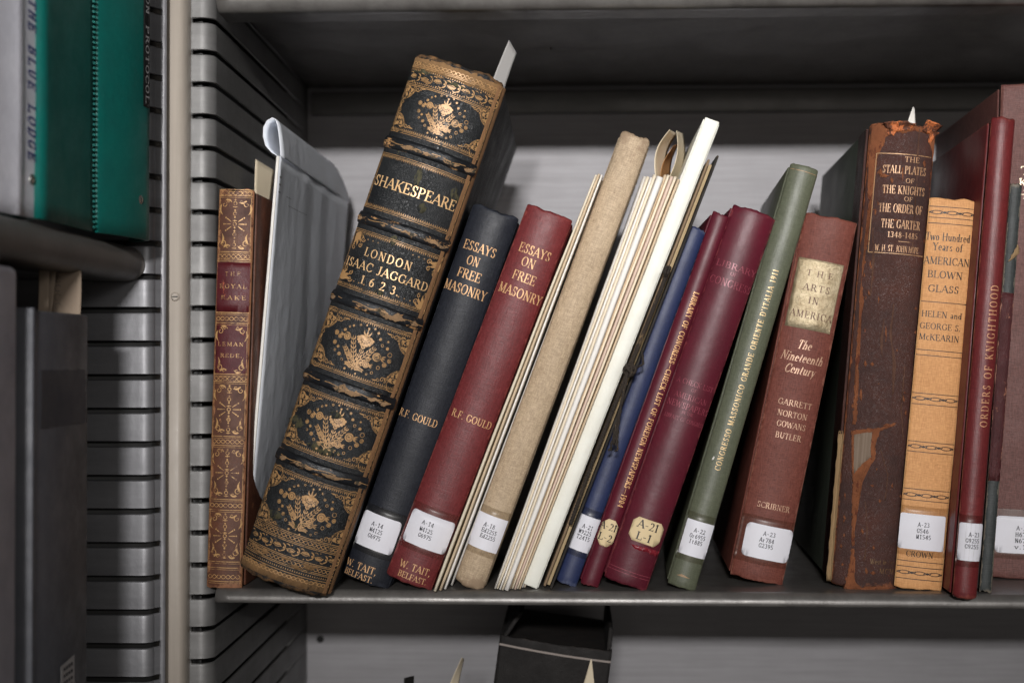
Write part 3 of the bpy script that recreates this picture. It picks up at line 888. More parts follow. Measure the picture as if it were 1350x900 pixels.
M['tan_paper'] = paper('tan_paper', (150, 134, 118), 0.8, 0.2)
M['grey_tab'] = paper('grey_paper', (150, 148, 146), 0.7, 0.1)
M['cream_paper'] = paper('cream_paper', (222, 208, 182), 0.7, 0.1)
M['white_paper'] = paper('white_paper', (232, 229, 222), 0.6, 0.06)
def sheet_px(name, label, cat, tl, tr, br, bl, Ys, mat, bend=0.004, bend2=0.0, nu=8, nv=16, group=None, parent=None):
    """curved sheet through four photograph points, each at its own distance Y"""
    c = [at(p[0], p[1], y) for p, y in zip((tl, tr, br, bl), Ys)]
    n = ((c[1]-c[0]).cross(c[3]-c[0])).normalized()
    def fn(u, v):
        q = c[3].lerp(c[2], u).lerp(c[0].lerp(c[1], u), v)
        return q + n*(bend*math.sin(math.pi*v)+bend2*math.sin(math.pi*u))
    vs, fs = grid(nu, nv, fn)
    o = mesh_obj(name, vs, fs, mat, None, True, solid=0.0002)
    o.data.name = name
    if label: tag(o, label, cat, group)
    if parent: adopt(o, parent)
    return o
sheet_px('paper_slip', 'tall tan paper slip standing up from the dark grey box', 'paper', (50, 322), (64, 324), (61, 440), (48, 440), (-.13, -.13, -.13, -.13), M['tan_paper'], 0.002)
sheet_px('paper_slip', 'narrow cream paper slip between two wider slips above the dark grey box', 'paper', (61, 340), (75, 342), (64, 440), (48, 440), (-.121, -.121, -.121, -.121), M['tan_paper'], 0.001)
n3 = sheet_px('paper_slip', 'wide tan paper slip with faint pencil marks above the dark grey box', 'paper', (65, 354), (107, 357), (104, 440), (65, 440), (-.11, -.112, -.112, -.11), M['tan_paper'], 0.001)
dc = Decal()
for k in range(4): dc.ring(0.0, k*0.0046, 0.0016, 0.00035, 14, 20, 250+k*25)
o_ = at(79, 404, -.1125)
adopt(mesh_obj('pencil_marks', [Vector((o_.x+u, -.1155, o_.z+z)) for (u, z, k) in dc.v], dc.f, ink('pencil', (96, 84, 76)), None, False), n3)
# ---------------------------------------------------------------- small brown leather book at the far left
M['calf'] = leather('brown_calf', (128, 78, 54), (76, 46, 36), (150, 104, 74), 0.04, 0.16, rough=0.42, grain=1500, spots=(166, 112, 74), spot_t=0.62, spot_scale=120, bumpy=0.3)
M['red_panel'] = leather('red_title_leather', (104, 26, 34), (80, 18, 28), None, rough=0.4, grain=1500, spots=(182, 98, 68), spot_t=0.60, spot_scale=75, bumpy=0.3, nz=(1.6, 1, 0.45))
M['gilt'] = gold('gilt_tooling', (190, 148, 96), 0.2, 0.48, (110, 70, 46), 0.50, 260)
b = Book('book', 'narrow brown calf book with red title panels, far left of the row',
         (289, 247), (334, 249), (319, 770), (271, 768), M['calf'], phi=0.45, depth=0.10, yaw=0.012, fray=0.0022, capr=0.001, Y=0.006)
rb = b
ua = b.Rr*b.phi
def zpx(b, y, x): return b.uz(x, y)[1]
x_ax = lambda y: 311-(y-247)*0.030
for (ya, yb_) in ((346, 411), (427, 494)):
    z1, z0 = zpx(b, ya, x_ax(ya)), zpx(b, yb_, x_ax(yb_))
    b.lay_poly('title_panel', rough_poly([(-ua*0.94, z0), (ua*0.9, z0), (ua*0.9, z1), (-ua*0.94, z1)], 0.0003, 0.002), M['red_panel'], 0.00018)
dg = Decal()
def braid(dc, u0, u1, z, amp, w, n=9, ph=0.0):
    for s_ in (0, 1):
        p = [(u0+(u1-u0)*i/(n*6), z+amp*math.sin(i/6*math.pi+s_*math.pi+ph)) for i in range(n*6+1)]
        dc.strip(p, [w]*len(p))
def scroll(dc, x, y, r, w, a0, turns, sgn):
    n = int(18*turns); p = []
    for i in range(n+1):
        t_ = i/n; a = a0+sgn*turns*2*math.pi*t_; rr = r*(1-0.8*t_)
        p.append((x+rr*math.cos(a), y+rr*math.sin(a)))
    dc.strip(p, [w*(1.1-0.4*i/n) for i in range(n+1)])
for yb_ in (250, 258, 332, 342, 412, 426, 493, 503, 575, 587, 658, 672, 740, 748, 766):
    z = zpx(b, yb_, x_ax(yb_)); dg.line(-ua*.97, z, ua*.93, z, 0.00042, 0.002)
    dg.line(-ua*.97, z-0.0011, ua*.93, z-0.0011, 0.00022, 0.002)
for (ya, yb_) in ((332, 342), (412, 426), (493, 503), (575, 587), (658, 672), (249, 258), (752, 766)):
    z = (zpx(b, ya, 305)+zpx(b, yb_, 305))/2; braid(dg, -ua*.9, ua*.88, z-0.0005, 0.0011, 0.00034, 7)
for (ya, yb_) in ((260, 331), (505, 574), (589, 657), (674, 738), (427, 494)):
    z1, z0 = zpx(b, ya, x_ax(ya)), zpx(b, yb_, x_ax(yb_)); h = z1-z0; zc = (z0+z1)/2
    dg.line(ua*.86, z0, ua*.86, z1, 0.00028)
    dg.line(-ua*.90, z0, -ua*.90, z1, 0.00028)
    for sx in (-1, 1):
        for sz in (-1, 1):
            cx, cz = sx*ua*0.78, zc+sz*h*0.44
            scroll(dg, cx-sx*0.0018, cz-sz*0.0024, 0.0019, 0.00045, math.pi/2, 1.1, sx)
            scroll(dg, cx-sx*0.0046, cz-sz*0.0006, 0.0014, 0.0004, 0, 1.0, -sx)
            dg.leaf(cx, cz-sz*0.002, cx-sx*0.0008, cz-sz*0.0085, 0.0013, sx*0.2)
            dg.leaf(cx-sx*0.002, cz, cx-sx*0.0065, cz-sz*0.0012, 0.0011, 0.2)
    if ya != 427:
        for k in range(-7, 8):
            zz = zc+k*h*0.064
            if k % 3 == 0: dg.ring(0, zz, 0.0010, 0.0004, 10)
            else: dg.disc(0, zz, 0.00058, 8)
            if k % 4 == 1: dg.line(-0.0013, zz, 0.0013, zz, 0.0004)
        for an in (0, 35, 145, 180, 215, 325):
            x1, z1_ = math.cos(R(an)), math.sin(R(an))
            dg.strip([(x1*0.0024, zc+z1_*0.0024), (x1*0.0058, zc+z1_*0.0058)], [0.0003, 0.0007])
            dg.disc(x1*0.0066, zc+z1_*0.0066, 0.0005, 6)
b.lay('gilt_tooling', dg, M['gilt'], 0.00030)
dt = Decal()
b.put(dt, 'THE', 297, 361, 317, 361, 5.0, track=.5)
b.put(dt, 'ROYAL', 290, 377, 325, 378, 5.4, track=.3)
b.put(dt, 'RAKE', 292, 392, 324, 393, 5.2, track=.35)
b.put(dt, 'LEMAN', 288, 453, 321, 454, 5.0, track=.3)
b.put(dt, 'REDE.', 291, 468, 319, 469, 5.0, track=.2)
b.lay('lettering', dt, M['gilt'], 0.00040)
sheet_px('bookmark', 'cream printed paper slip sticking up out of the brown calf book', 'bookmark', (337, 210), (362, 225), (352, 330), (336, 330), (.10, .12, .12, .10), M['cream_paper'], 0.0006)

# ---------------------------------------------------------------- big pale envelope with its flap curling open
M['envelope'] = paper('envelope_paper', (232, 236, 243), 0.6, 0.10, 0, 0.9)
E = Frame('envelope', (364, 207), (369, 207), (322, 768), (318, 768), 0.5, 0.0)
tag(E.root, 'large pale grey envelope with flap curled open, beside the brown calf book', 'envelope')
Eh, Et = E.H, max(E.T, 0.002)
De = 0.262
rt = at(463, 284, E.Y+De)
def efn(sx):
    def fn(u, v):
        y = u*De; z = v*Eh
        x = sx*Et/2 + sx*(0.004*math.sin(math.pi*min(1, v*1.15))*abs(math.sin(math.pi*u))**0.7)
        x += 0.0008*noise.noise(Vector((y*30, z*5, 2.0)))*math.sin(math.pi*min(1, u+.05)) + 0.0002*noise.noise(Vector((y*90, z*14, 5)))
        return Vector((x, y, z))
    return fn
for sx in (-1, 1):
    v_, f_ = grid(40, 40, efn(sx)); mesh_obj('sheet', v_, f_, M['envelope'], E.root, True, solid=0.0003*(1 if sx > 0 else -1))
v_, f_ = grid(5, 30, lambda u, v: Vector((-Et/2+Et*u, -0.0004-0.0006*math.sin(math.pi*u), v*Eh)))
mesh_obj('fold', v_, f_, M['white_paper'], E.root, True, solid=0.0003)
# teardrop shaped flap profile in the photograph, carried back along the top edge
tp = [(367, 207), (358, 201), (350, 192), (346.5, 180), (347, 168), (352, 159), (359, 155), (363.5, 157), (366, 164), (368, 178), (370, 196), (370.5, 206)]
prof = []
for (a, c) in tp:
    q = E.inv @ at(a, c, E.Y); prof.append((q.x, q.z))
sm = []
for i in range(len(prof)-1):
    for k in range(3):
        t_ = k/3; sm.append((prof[i][0]*(1-t_)+prof[i+1][0]*t_, prof[i][1]*(1-t_)+prof[i+1][1]*t_))
sm.append(prof[-1])
vs = []; ny = 22; n = len(sm)
for j in range(ny+1):
    v = j/ny; sh = max(0.0, (v-0.72)/0.28)
    hz = 1.0 - 0.55*sh**2
    for (x, z) in sm:
        vs.append((x*(1-0.4*v)+0.0005*noise.noise(Vector((v*5, z*60, 1))), v*De*1.02, Eh+(z-Eh)*hz))
fs = [(j*n+i, j*n+i+1, (j+1)*n+i+1, (j+1)*n+i) for j in range(ny) for i in range(n-1)]
mesh_obj('flap', vs, fs, M['envelope'], E.root, True, solid=0.0003)
# faint printed address
dc = Decal()
for (yy, zz, L) in ((0.028, 0.026, .014), (0.036, 0.032, .060)):
    k = 0
    while k < L:
        dc.line(yy+k, Eh-zz*0.82, yy+k+0.0014, Eh-zz*0.82, 0.0004); k += 0.0022
for k in range(3): dc.line(0.003, Eh-0.012-k*0.0045, 0.008, Eh-0.012-k*0.0045, 0.0010)
vs = []
for (u, z, k) in dc.v:
    q = efn(1)(u/De, z/Eh); vs.append((q.x+0.0003, q.y, z))
mesh_obj('printing', vs, dc.f, ink('faint_print', (112, 112, 116)), E.root, False)

# ---------------------------------------------------------------- the big gilt folio
M['black_morocco'] = leather('black_morocco', (24, 27, 30), (38, 40, 42), (150, 112, 74), 0.030, 0.0, rough=0.36, grain=1100, spots=(92, 88, 62), spot_t=0.655, spot_scale=42, bumpy=0.7, nz=(1, 1, .55))
M['black_cover'] = leather('black_cover_leather', (30, 31, 33), (22, 23, 26), (120, 96, 66), 0.010, 0.0, rough=0.5, grain=900, bumpy=0.5)
M['tan_rub'] = leather('rubbed_tan_leather', (176, 130, 88), (140, 104, 70), None, rough=0.7, grain=1800, spots=(52, 44, 34), spot_t=0.60, spot_scale=150, bumpy=0.5)
M['tooling'] = gold('folio_gilt', (178, 138, 92), 0.15, 0.45, (62, 52, 38), 0.53, 260)
b = Book('book', 'massive black and gold folio lettered SHAKESPEARE, leaning, the largest book on the shelf',
         (545, 84), (664, 110), (431, 786), (311, 752), M['black_morocco'], M['black_cover'], phi=0.84, depth=0.235, yaw=-0.01, fray=0.0022, capr=0.003, board=0.005)
fo = b; ua = b.Rr*b.phi; W2 = ua*0.985; H = b.H
def fz(t_): return t_*H
bands = [.8345, .685, .531, .375, .2185]
M['band'] = leather('raised_band_leather', (22, 24, 27), (34, 36, 40), None, rough=0.26, grain=1400, spots=(182, 138, 92), spot_t=0.575, spot_scale=46, bumpy=0.3, nz=(1, 1, 2.2))
for t_ in bands:
    vs = []; nu = 46; npf = 9
    for i in range(nu+1):
        u = -ua+2*ua*i/nu
        for k in range(npf):
            a = math.pi*k/(npf-1)
            vs.append(b.S(u, fz(t_)+0.0036*math.cos(a)+0.0004*noise.noise(Vector((u*90, t_*30, 0))), 0.0018*abs(math.sin(a))**0.8-0.0001+0.0003*noise.noise(Vector((u*200, k*.6, t_*9)))))
    fs = [(i*npf+k, (i+1)*npf+k, (i+1)*npf+k+1, i*npf+k+1) for i in range(nu) for k in range(npf-1)]
    mesh_obj('raised_band', vs, fs, M['band'], b.root, True)
    # peeled crust along the band
M['crust'] = leather('peeled_leather', (196, 156, 116), (136, 110, 80), None, rough=0.75, grain=2200, spots=(62, 58, 48), spot_t=0.53, spot_scale=160)
for bi, (t_, spans) in enumerate(zip(bands, [[(-.55, -.1), (-.08, .20), (.26, .62), (.72, .98)], [(-.95, -.84), (-.42, -.3), (-.02, .28), (.34, .98)], [(-.98, -.84), (-.12, .62), (.74, .9)], [(-.98, -.84), (-.25, .3), (.4, .9)], [(-.85, -.66), (-.5, .0), (.06, .5), (.7, .86)]])):
    for (s0, s1) in spans:
        n = max(6, int((s1-s0)*60)); big = 1.5 if (bi, s1) in ((2, .62), (3, .3)) else 1.0
        vs = []
        for i in range(n+1):
            q_ = i/n; s_ = s0+(s1-s0)*q_
            e = min(1.0, math.sin(math.pi*q_)*1.6) if 0 < i < n else 0.0
            cc = -0.0009+0.0010*noise.noise(Vector((s_*7, bi*5.1, 4)))
            hh = e*big*max(0.00015, 0.0010+0.0016*noise.noise(Vector((s_*5, bi*7.7, 1)))+0.0006*noise.noise(Vector((s_*31, bi*3.7, 2))))
            h2 = e*big*max(0.00015, 0.0009+0.0014*noise.noise(Vector((s_*6, bi*2.7, 8)))+0.0006*noise.noise(Vector((s_*34, bi*9.7, 5))))
            for q in range(5):
                z = cc-h2+(hh+h2)*q/4; z = max(-.0034, min(.0034, z))
                vs.append(b.S(s_*ua, fz(t_)+z, 0.0018*math.sqrt(max(0, 1-(z/.0036)**2))**0.8+0.00014+0.0002*noise.noise(Vector((s_*ua*200, 0, t_*9)))))
        fs = [(i*5+q, (i+1)*5+q, (i+1)*5+q+1, i*5+q+1) for i in range(n) for q in range(4)]
        mesh_obj('worn_patch', vs, fs, M['crust'], b.root, True)
d = Decal(); dk = Decal()
for t_ in bands:
    vs = []; n_ = 60
    for i in range(n_+1):
        for q in (-.00016, .00016): vs.append(b.S(-ua+2*ua*i/n_, fz(t_)+.0004*math.sin(i*.4)+q, .0020))
    mesh_obj('gilt_line', vs, [(2*i, 2*i+2, 2*i+3, 2*i+1) for i in range(n_) if noise.noise(Vector((i*.23, t_*40, 0))) > -.12], M['tooling'], b.root, True)
def border(z, flip, wide=1.0):
    """double rule with a row of teeth"""
    d.line(-W2, z, W2, z, 0.00024, 0.002); d.line(-W2, z+flip*0.0009, W2, z+flip*0.0009, 0.00024, 0.002)
    n = 46
    for i in range(n):
        x = -W2+(i+.5)*2*W2/n; q = W2/n*0.5
        d.poly([(x-q, z+flip*0.0015), (x+q, z+flip*0.0015), (x, z+flip*0.0028)] if flip > 0 else [(x+q, z+flip*0.0015), (x-q, z+flip*0.0015), (x, z+flip*0.0028)])
    d.line(-W2, z+flip*0.0015, W2, z+flip*0.0015, 0.0002, 0.002)
XS = [1.0]
def flower(x, y, r):
    n = 9
    d.poly([(x+r*1.15*math.cos(R(a)), y+r*(0.95 if a > 180 else 0.55)*math.sin(R(a))) for a in range(0, 360, 18)])
    for i in range(n):
        a = R(180+180*i/(n-1)); d.disc(x+r*1.12*math.cos(a), y+r*0.95*math.sin(a), r*0.2, 7)
    d.leaf(x, y+r*.4, x, y+r*1.5, r*.25); d.leaf(x, y+r*.5, x-r*.55, y+r*1.25, r*.22, .2); d.leaf(x, y+r*.5, x+r*.55, y+r*1.25, r*.22, -.2)
    d.disc(x, y+r*1.55, r*.16, 6)
    for rr in (.42, .72): dk.ring(x, y+r*.1, r*rr, r*.07, 12, 190, 350)
    for i in range(5):
        a = R(205+130*i/4); dk.strip([(x+r*.45*math.cos(a), y+r*.45*math.sin(a)), (x+r*.9*math.cos(a), y+r*.9*math.sin(a))], [r*.05, r*.07])
def pome(x, y, r, dx):
    d.disc(x, y, r, 14); dk.ring(x, y, r*.66, r*.1, 12); dk.disc(x, y, r*.16, 6)
    for k in (-1, 0, 1): d.leaf(x+dx*r*.9, y, x+dx*r*2.0, y+k*r*.6, r*.34, .1*k)
def frond(pts, w, leafl):
    n = 14; P = []
    for i in range(n+1):
        t_ = i/n; a, b1, c = pts
        P.append(((1-t_)**2*a[0]+2*t_*(1-t_)*b1[0]+t_*t_*c[0], (1-t_)**2*a[1]+2*t_*(1-t_)*b1[1]+t_*t_*c[1]))
    d.strip(P, [w*(1-.5*i/n) for i in range(n+1)])
    for i in range(3, n+1, 2):
        dx, dy = P[i][0]-P[i-1][0], P[i][1]-P[i-1][1]; L = math.hypot(dx, dy); dx /= L; dy /= L
        l = leafl*(1.1-.5*i/n)
        for sg in (-1, 1):
            ex = P[i][0]+dx*l*.75-dy*l*.62*sg; ey = P[i][1]+dy*l*.75+dx*l*.62*sg
            d.leaf(P[i-1][0], P[i-1][1], ex, ey, w*1.6, .22*sg)
def corner(cx, cz, sx, sz, r):
    for k in range(2): d.ring(cx, cz, r*(1-k*.07), .0003, 16, *( (180, 270) if sx > 0 and sz > 0 else (270, 360) if sx < 0 and sz > 0 else (0, 90) if sx < 0 else (90, 180)))
    c2x, c2z = cx-sx*r*.92, cz-sz*r*.06
    q = lambda a, c: (cx-sx*r*a, cz-sz*r*c)
    d.ring(*q(.36, .42), r*.30, .0003, 14); d.ring(*q(.40, .0), r*.42, .0003, 12, 0, 360)
    d.disc(*q(.30, .26), r*.115, 10); d.disc(*q(.66, .28), r*.12, 10, ry=r*.15); d.disc(*q(.28, .66), r*.11, 10, ry=r*.16)
    d.leaf(*q(.05, .05), *q(.30, .52), r*.12, .2*sx); d.leaf(*q(.05, .05), *q(.55, .25), r*.12, -.2*sx)
    d.leaf(*q(.1, .5), *q(.22, .92), r*.1, .3); d.leaf(*q(.5, .08), *q(.92, .2), r*.1, -.3)
    d.leaf(*q(.45, .55), *q(.72, .6), r*.09, .2); d.leaf(*q(.5, .5), *q(.5, .8), r*.09, .2)
    scroll(d, *q(1.18, .16), r*.17, .0004, 0, 1.2, sx); scroll(d, *q(.13, 1.20), r*.17, .0004, 1.5, 1.2, -sx)
    scroll(d, *q(1.46, .10), r*.12, .00036, 0, 1.1, -sx)
    d.leaf(*q(1.5, .05), *q(1.85, .03), r*.08, .1); d.leaf(*q(.08, 1.35), *q(.04, 1.7), r*.07, .1)
    for (a, c) in ((.15, .25), (.5, .42), (.42, .9), (.88, .45), (1.02, .3)): d.disc(*q(a, c), r*.045, 6)
def panel(z0, z1, seed):
    h = z1-z0; zc = (z0+z1)/2
    for sx in (-1, 1):
        for sz in (-1, 1): corner(sx*W2*.955, zc+sz*h*.5, sx, sz, h*.33)
        for k in (0, 1): d.line(sx*(W2*.985-k*.0009), z0, sx*(W2*.985-k*.0009), z1, .0003)
    s = h*0.0115/0.0115
    k = h/0.043*1.30
    m = 0.001*k
    XS[0] = 1.18
    flower(1.2*m, zc+7.5*m, 4.6*m)
    frond(((-1.5*m, zc-15*m), (1*m, zc-8*m), (1.2*m, zc+4*m)), .55*m, 2.3*m)
    frond(((-1*m, zc-11*m), (-4*m, zc-3*m), (-7.5*m, zc+7.5*m)), .55*m, 3.0*m)
    frond(((-1*m, zc-11*m), (5*m, zc-3*m), (9*m, zc+4.5*m)), .55*m, 3.0*m)
    frond(((-1*m, zc-12*m), (-7*m, zc-5*m), (-11.5*m, zc-1*m)), .55*m, 2.8*m)
    frond(((-1*m, zc-12*m), (6*m, zc-8*m), (8*m, zc-3*m)), .5*m, 2.2*m)
    frond(((-1*m, zc-14*m), (-5*m, zc-11*m), (-7*m, zc-12*m)), .45*m, 2.0*m)
    frond(((-1*m, zc-14*m), (3*m, zc-12*m), (6*m, zc-13.5*m)), .45*m, 1.8*m)
    pome(12*m, zc-1.5*m, 3.0*m, 1); pome(-11.5*m, zc+5.6*m, 2.7*m, -1)
    pome(6.6*m, zc-8.5*m, 2.3*m, 1); pome(-6*m, zc-5.6*m, 1.7*m, -1)
    rnd = random.Random(5)
    for (x, y, r) in ((-16.5, 4, 1.6), (-19, -1, 1.5), (-15.5, -3, 1.0), (-20, 5.5, 1.7), (-14.5, 9, 1.1), (-9.5, 13.5, .8), (-5, 15.5, .7), (-1, 16.5, .6), (5, 16, .7), (8, 14, .9), (10.5, 10.5, 1.0), (13, 7, 1.0), (17, 6, 1.1), (20, 2.5, 1.7), (18.5, -5, 1.6), (21, -1.5, 1.5), (15, -8, 1.3), (12, -12.5, 1.0), (9, -14.5, .7), (2, -16.5, .6), (-6, -15.5, .8), (-10, -10.5, 1.0), (-13, -7.5, 1.3), (-17, -6, .8), (16, 10.5, .7), (-12, 12, .7)):
        if abs(x)*m > W2*.9: continue
        if rnd.random() < .3: d.ring(x*m, zc+y*m, r*m*.85, .0003, 12)
        else:
            d.disc(x*m, zc+y*m, r*m, 10)
            if r > 1.2: dk.ring(x*m, zc+y*m, r*m*.6, r*m*.14, 10)
gaps = [0.087] + [x for x in bands[::-1]] + [0.962]
pan = []
pan = [(0.094, .2185), (.2185, .375), (.375, .531), (.531, .685), (.685, .8345), (.8345, .945)]
gz = 0.0066
for i, (t0_, t1_) in enumerate(pan):
    lo = fz(t0_)+(gz if i else 0); hi = fz(t1_)-(gz if i < 5 else 0)
    if i: border(lo, 1)
    if i < 5: border(hi, -1)
    lo2 = lo+(0.0033 if i else 0); hi2 = hi-(0.0033 if i < 5 else 0)
    if i in (0, 1, 2, 5): panel(lo2, hi2, i)
    elif i == 3:
        for sx in (-1, 1):
            for sz in (-1, 1):
                cx, cz = sx*W2*.95, (lo2 if sz < 0 else hi2)
                for (a0, L, w_) in ((10, 8, 2.0), (35, 7.5, 2.2), (62, 7.5, 2.2), (85, 6.5, 1.8)):
                    d.leaf(cx, cz, cx-sx*L*.001*math.cos(R(a0)), cz-sz*L*.001*math.sin(R(a0)), w_*.001, .15)
                scroll(d, cx-sx*.0072, cz-sz*.0018, .0017, .0005, 0, 1.2, sx); scroll(d, cx-sx*.0018, cz-sz*.0075, .0016, .0005, 1.5, 1.2, -sx)
                scroll(d, cx-sx*.0062, cz-sz*.0056, .0014, .0005, 1, 1.2, sx)
                for q in range(3): d.disc(cx-sx*(.0105+q*.0035), cz-sz*.0012, .00042, 6)
        for sx in (-1, 1):
            d.line(sx*W2*.985, lo, sx*W2*.985, hi, .0003)
    else:
        for sx in (-1, 1):
            for k in (0, 1): d.line(sx*(W2*.985-k*.0009), lo, sx*(W2*.985-k*.0009), hi, .0003)
# rows of tooling at the head and the foot
def tool_rows(zlist):
    for (z, kind) in zlist:
        if kind == 'r': d.line(-W2, z, W2, z, .00034, .002)
        if kind == 'b': braid(d, -W2*.98, W2*.98, z, .0010, .00038, 22)
        if kind == 's':
            n = 7
            for i in range(n):
                x = -W2+(i+.5)*2*W2/n; w_ = 2*W2/n; sg = 1 if i % 2 else -1
                d.ring(x, z+sg*.0008, w_*.33, .0004, 14, 200 if sg > 0 else 20, 340 if sg > 0 else 160, ry=.0018)
                d.ring(x, z-sg*.0004, w_*.26, .0003, 12, ry=.0011); dk.strip([(x-w_*.1, z), (x+w_*.1, z)], [.0002, .0002]); d.leaf(x-w_*.22, z-sg*.0006, x+w_*.22, z-sg*.0006, .0011, .1*sg); d.leaf(x-w_*.42, z+.0024, x-w_*.1, z+.0017, .0006, .2); d.leaf(x+w_*.42, z-.0024, x+w_*.1, z-.0017, .0006, .2)
                d.leaf(x+w_*.34, z+.0022, x+w_*.62, z-.0004, .0008, .2); d.leaf(x+w_*.34, z-.0022, x+w_*.62, z+.0004, .0008, -.2)
                d.disc(x+w_*.5, z, .0006, 7); d.disc(x, z+sg*.0028, .00045, 6)
        if kind == 't':
            n = 44
            for i in range(n):
                x = -W2+(i+.5)*2*W2/n; d.poly([(x-.0004, z), (x+.0004, z), (x, z+.0011)])
f0 = fz(.094)
tool_rows([(f0-.0006, 'r'), (f0-.0015, 'r'), (f0-.0032, 'b'), (f0-.0050, 'r'), (f0-.0058, 'r'), (f0-.0098, 's'), (f0-.0138, 'r'), (f0-.0146, 'r'), (f0-.0165, 'b'), (f0-.0184, 'r'), (f0-.0192, 'r'), (f0-.0212, 't'), (f0-.0224, 'r'), (f0-.0245, 'b')])
f1 = fz(.945)
tool_rows([(f1+.0004, 'r'), (f1+.0012, 'r'), (f1+.0020, 't'), (f1+.0058, 's'), (f1+.0094, 't'), (f1+.0112, 'r'), (f1+.0120, 'r'), (f1+.0136, 'b')])
b.lay('gilt_tooling', d, M['tooling'], 0.00022)
b.lay('tooling_detail', dk, ink('tooling_dark_lines', (34, 30, 26)), 0.00030)  # dark lines of the tooled pattern, drawn over the gilt
# rubbed bands of bare leather at head, foot and along the joint
M['foot_rub'] = leather('rubbed_foot_leather', (176, 134, 88), (120, 92, 62), None, rough=0.72, grain=2200, spots=(40, 36, 30), spot_t=0.585, spot_scale=150, bumpy=0.4)
def rubbed(z0, z1, amp, seed, both=False):
    n = 60; bot = [(-ua+2*ua*i/n, z0+(noise.noise(Vector((i*.35, seed, 0)))*amp if both else 0)) for i in range(n+1)]
    top = [(-ua+2*ua*i/n, z1+noise.noise(Vector((i*.31, seed+5, 0)))*amp+noise.noise(Vector((i*1.3, seed, 2)))*amp*.5) for i in range(n+1)]
    b.lay_poly('worn_edge', bot+top[::-1], M['foot_rub'], 0.00016, 0.003)
rubbed(0.0, fz(.017), 0.0024, 1.0); rubbed(fz(.978), H, 0.0016, 7.0)
for k in range(14):
    x = random.uniform(-.9, .9)*ua; z = random.choice([fz(.035), fz(.045), fz(.965), fz(.975)])+random.uniform(-.003, .003)
    ww, hh = random.uniform(.002, .006), random.uniform(.0005, .0014)
    b.lay_poly('worn_patch', rough_poly([(x-ww, z), (x, z-hh), (x+ww, z), (x, z+hh)], .0006, .0008, k), M['foot_rub'], 0.00026, 0.003)
zz = [H*i/60 for i in range(61)]
vs = []
for z in zz:
    e = noise.noise(Vector((z*120, 3, 0)))*.0006
    for k, (x_, y_) in enumerate(((-.0040+e, 0), (-.0022, .0004), (-.0002, .0016), (.0008, .0042), (.0007, .0072))):
        p = b.S(ua+x_ if x_ < 0 else ua, z, .0004)
        if k >= 2: p = Vector((b.T/2+x_+.0006, y_, z))
        p += Vector((0, 0, 0)); vs.append(p)
fs = [(j*5+i, j*5+i+1, (j+1)*5+i+1, (j+1)*5+i) for j in range(60) for i in range(4)]
mesh_obj('joint', vs, fs, M['tan_rub'], b.root, True)
dt = Decal()
b.put(dt, 'SHAKESPEARE', 495, 239, 601, 270, 14.5, track=.06)
b.put(dt, 'LONDON', 481, 333, 543, 350, 11.5, track=.22)
b.put(dt, '.ISAAC JAGGARD.', 453, 342.5, 567, 379, 11.5, track=.10)
b.put(dt, '1 6 2 3.', 476, 367, 526, 386, 11.0, track=.12)
b.lay('lettering', dt, gold('title_gilt', (232, 190, 138), .25, .42, (120, 96, 66), .66, 300), 0.0003)
# verdigris scuffs inside the title fields
M['scuff'] = leather('scuffed_leather', (104, 98, 66), (66, 64, 48), None, rough=0.6, grain=1600, spots=(30, 32, 32), spot_t=0.5, spot_scale=220)
for (px_, py_, w_, h_) in ((551, 235, 5, 14), (556, 275, 7, 7), (598, 255, 5, 10), (600, 262, 6, 8), (519, 317, 5, 8), (500, 386, 6, 5), (443, 547, 9, 6), (427, 592, 26, 8), (390, 556, 17, 10), (362, 678, 14, 7), (395, 690, 8, 9), (556, 95, 20, 3), (600, 112, 16, 3)):
    u, z = b.uz(px_, py_); w_ *= b.px; h_ *= b.px
    pl = rough_poly([(u-w_, z), (u-w_*.5, z-h_*.6), (u, z-h_), (u+w_*.6, z-h_*.5), (u+w_, z), (u+w_*.5, z+h_*.7), (u, z+h_), (u-w_*.6, z+h_*.6)], .0012, .0009, px_*.1)
    b.lay_poly('scuff', pl, M['scuff'], 0.00024)
sheet_px('bookmark', 'grey printed paper slip sticking up out of the top of the largest folio', 'bookmark', (671, 53), (681, 70), (650, 170), (634, 150), (.05, .055, .055, .05), M['grey_tab'], 0.0012)
bmk = bpy.data.objects[-1] if False else None

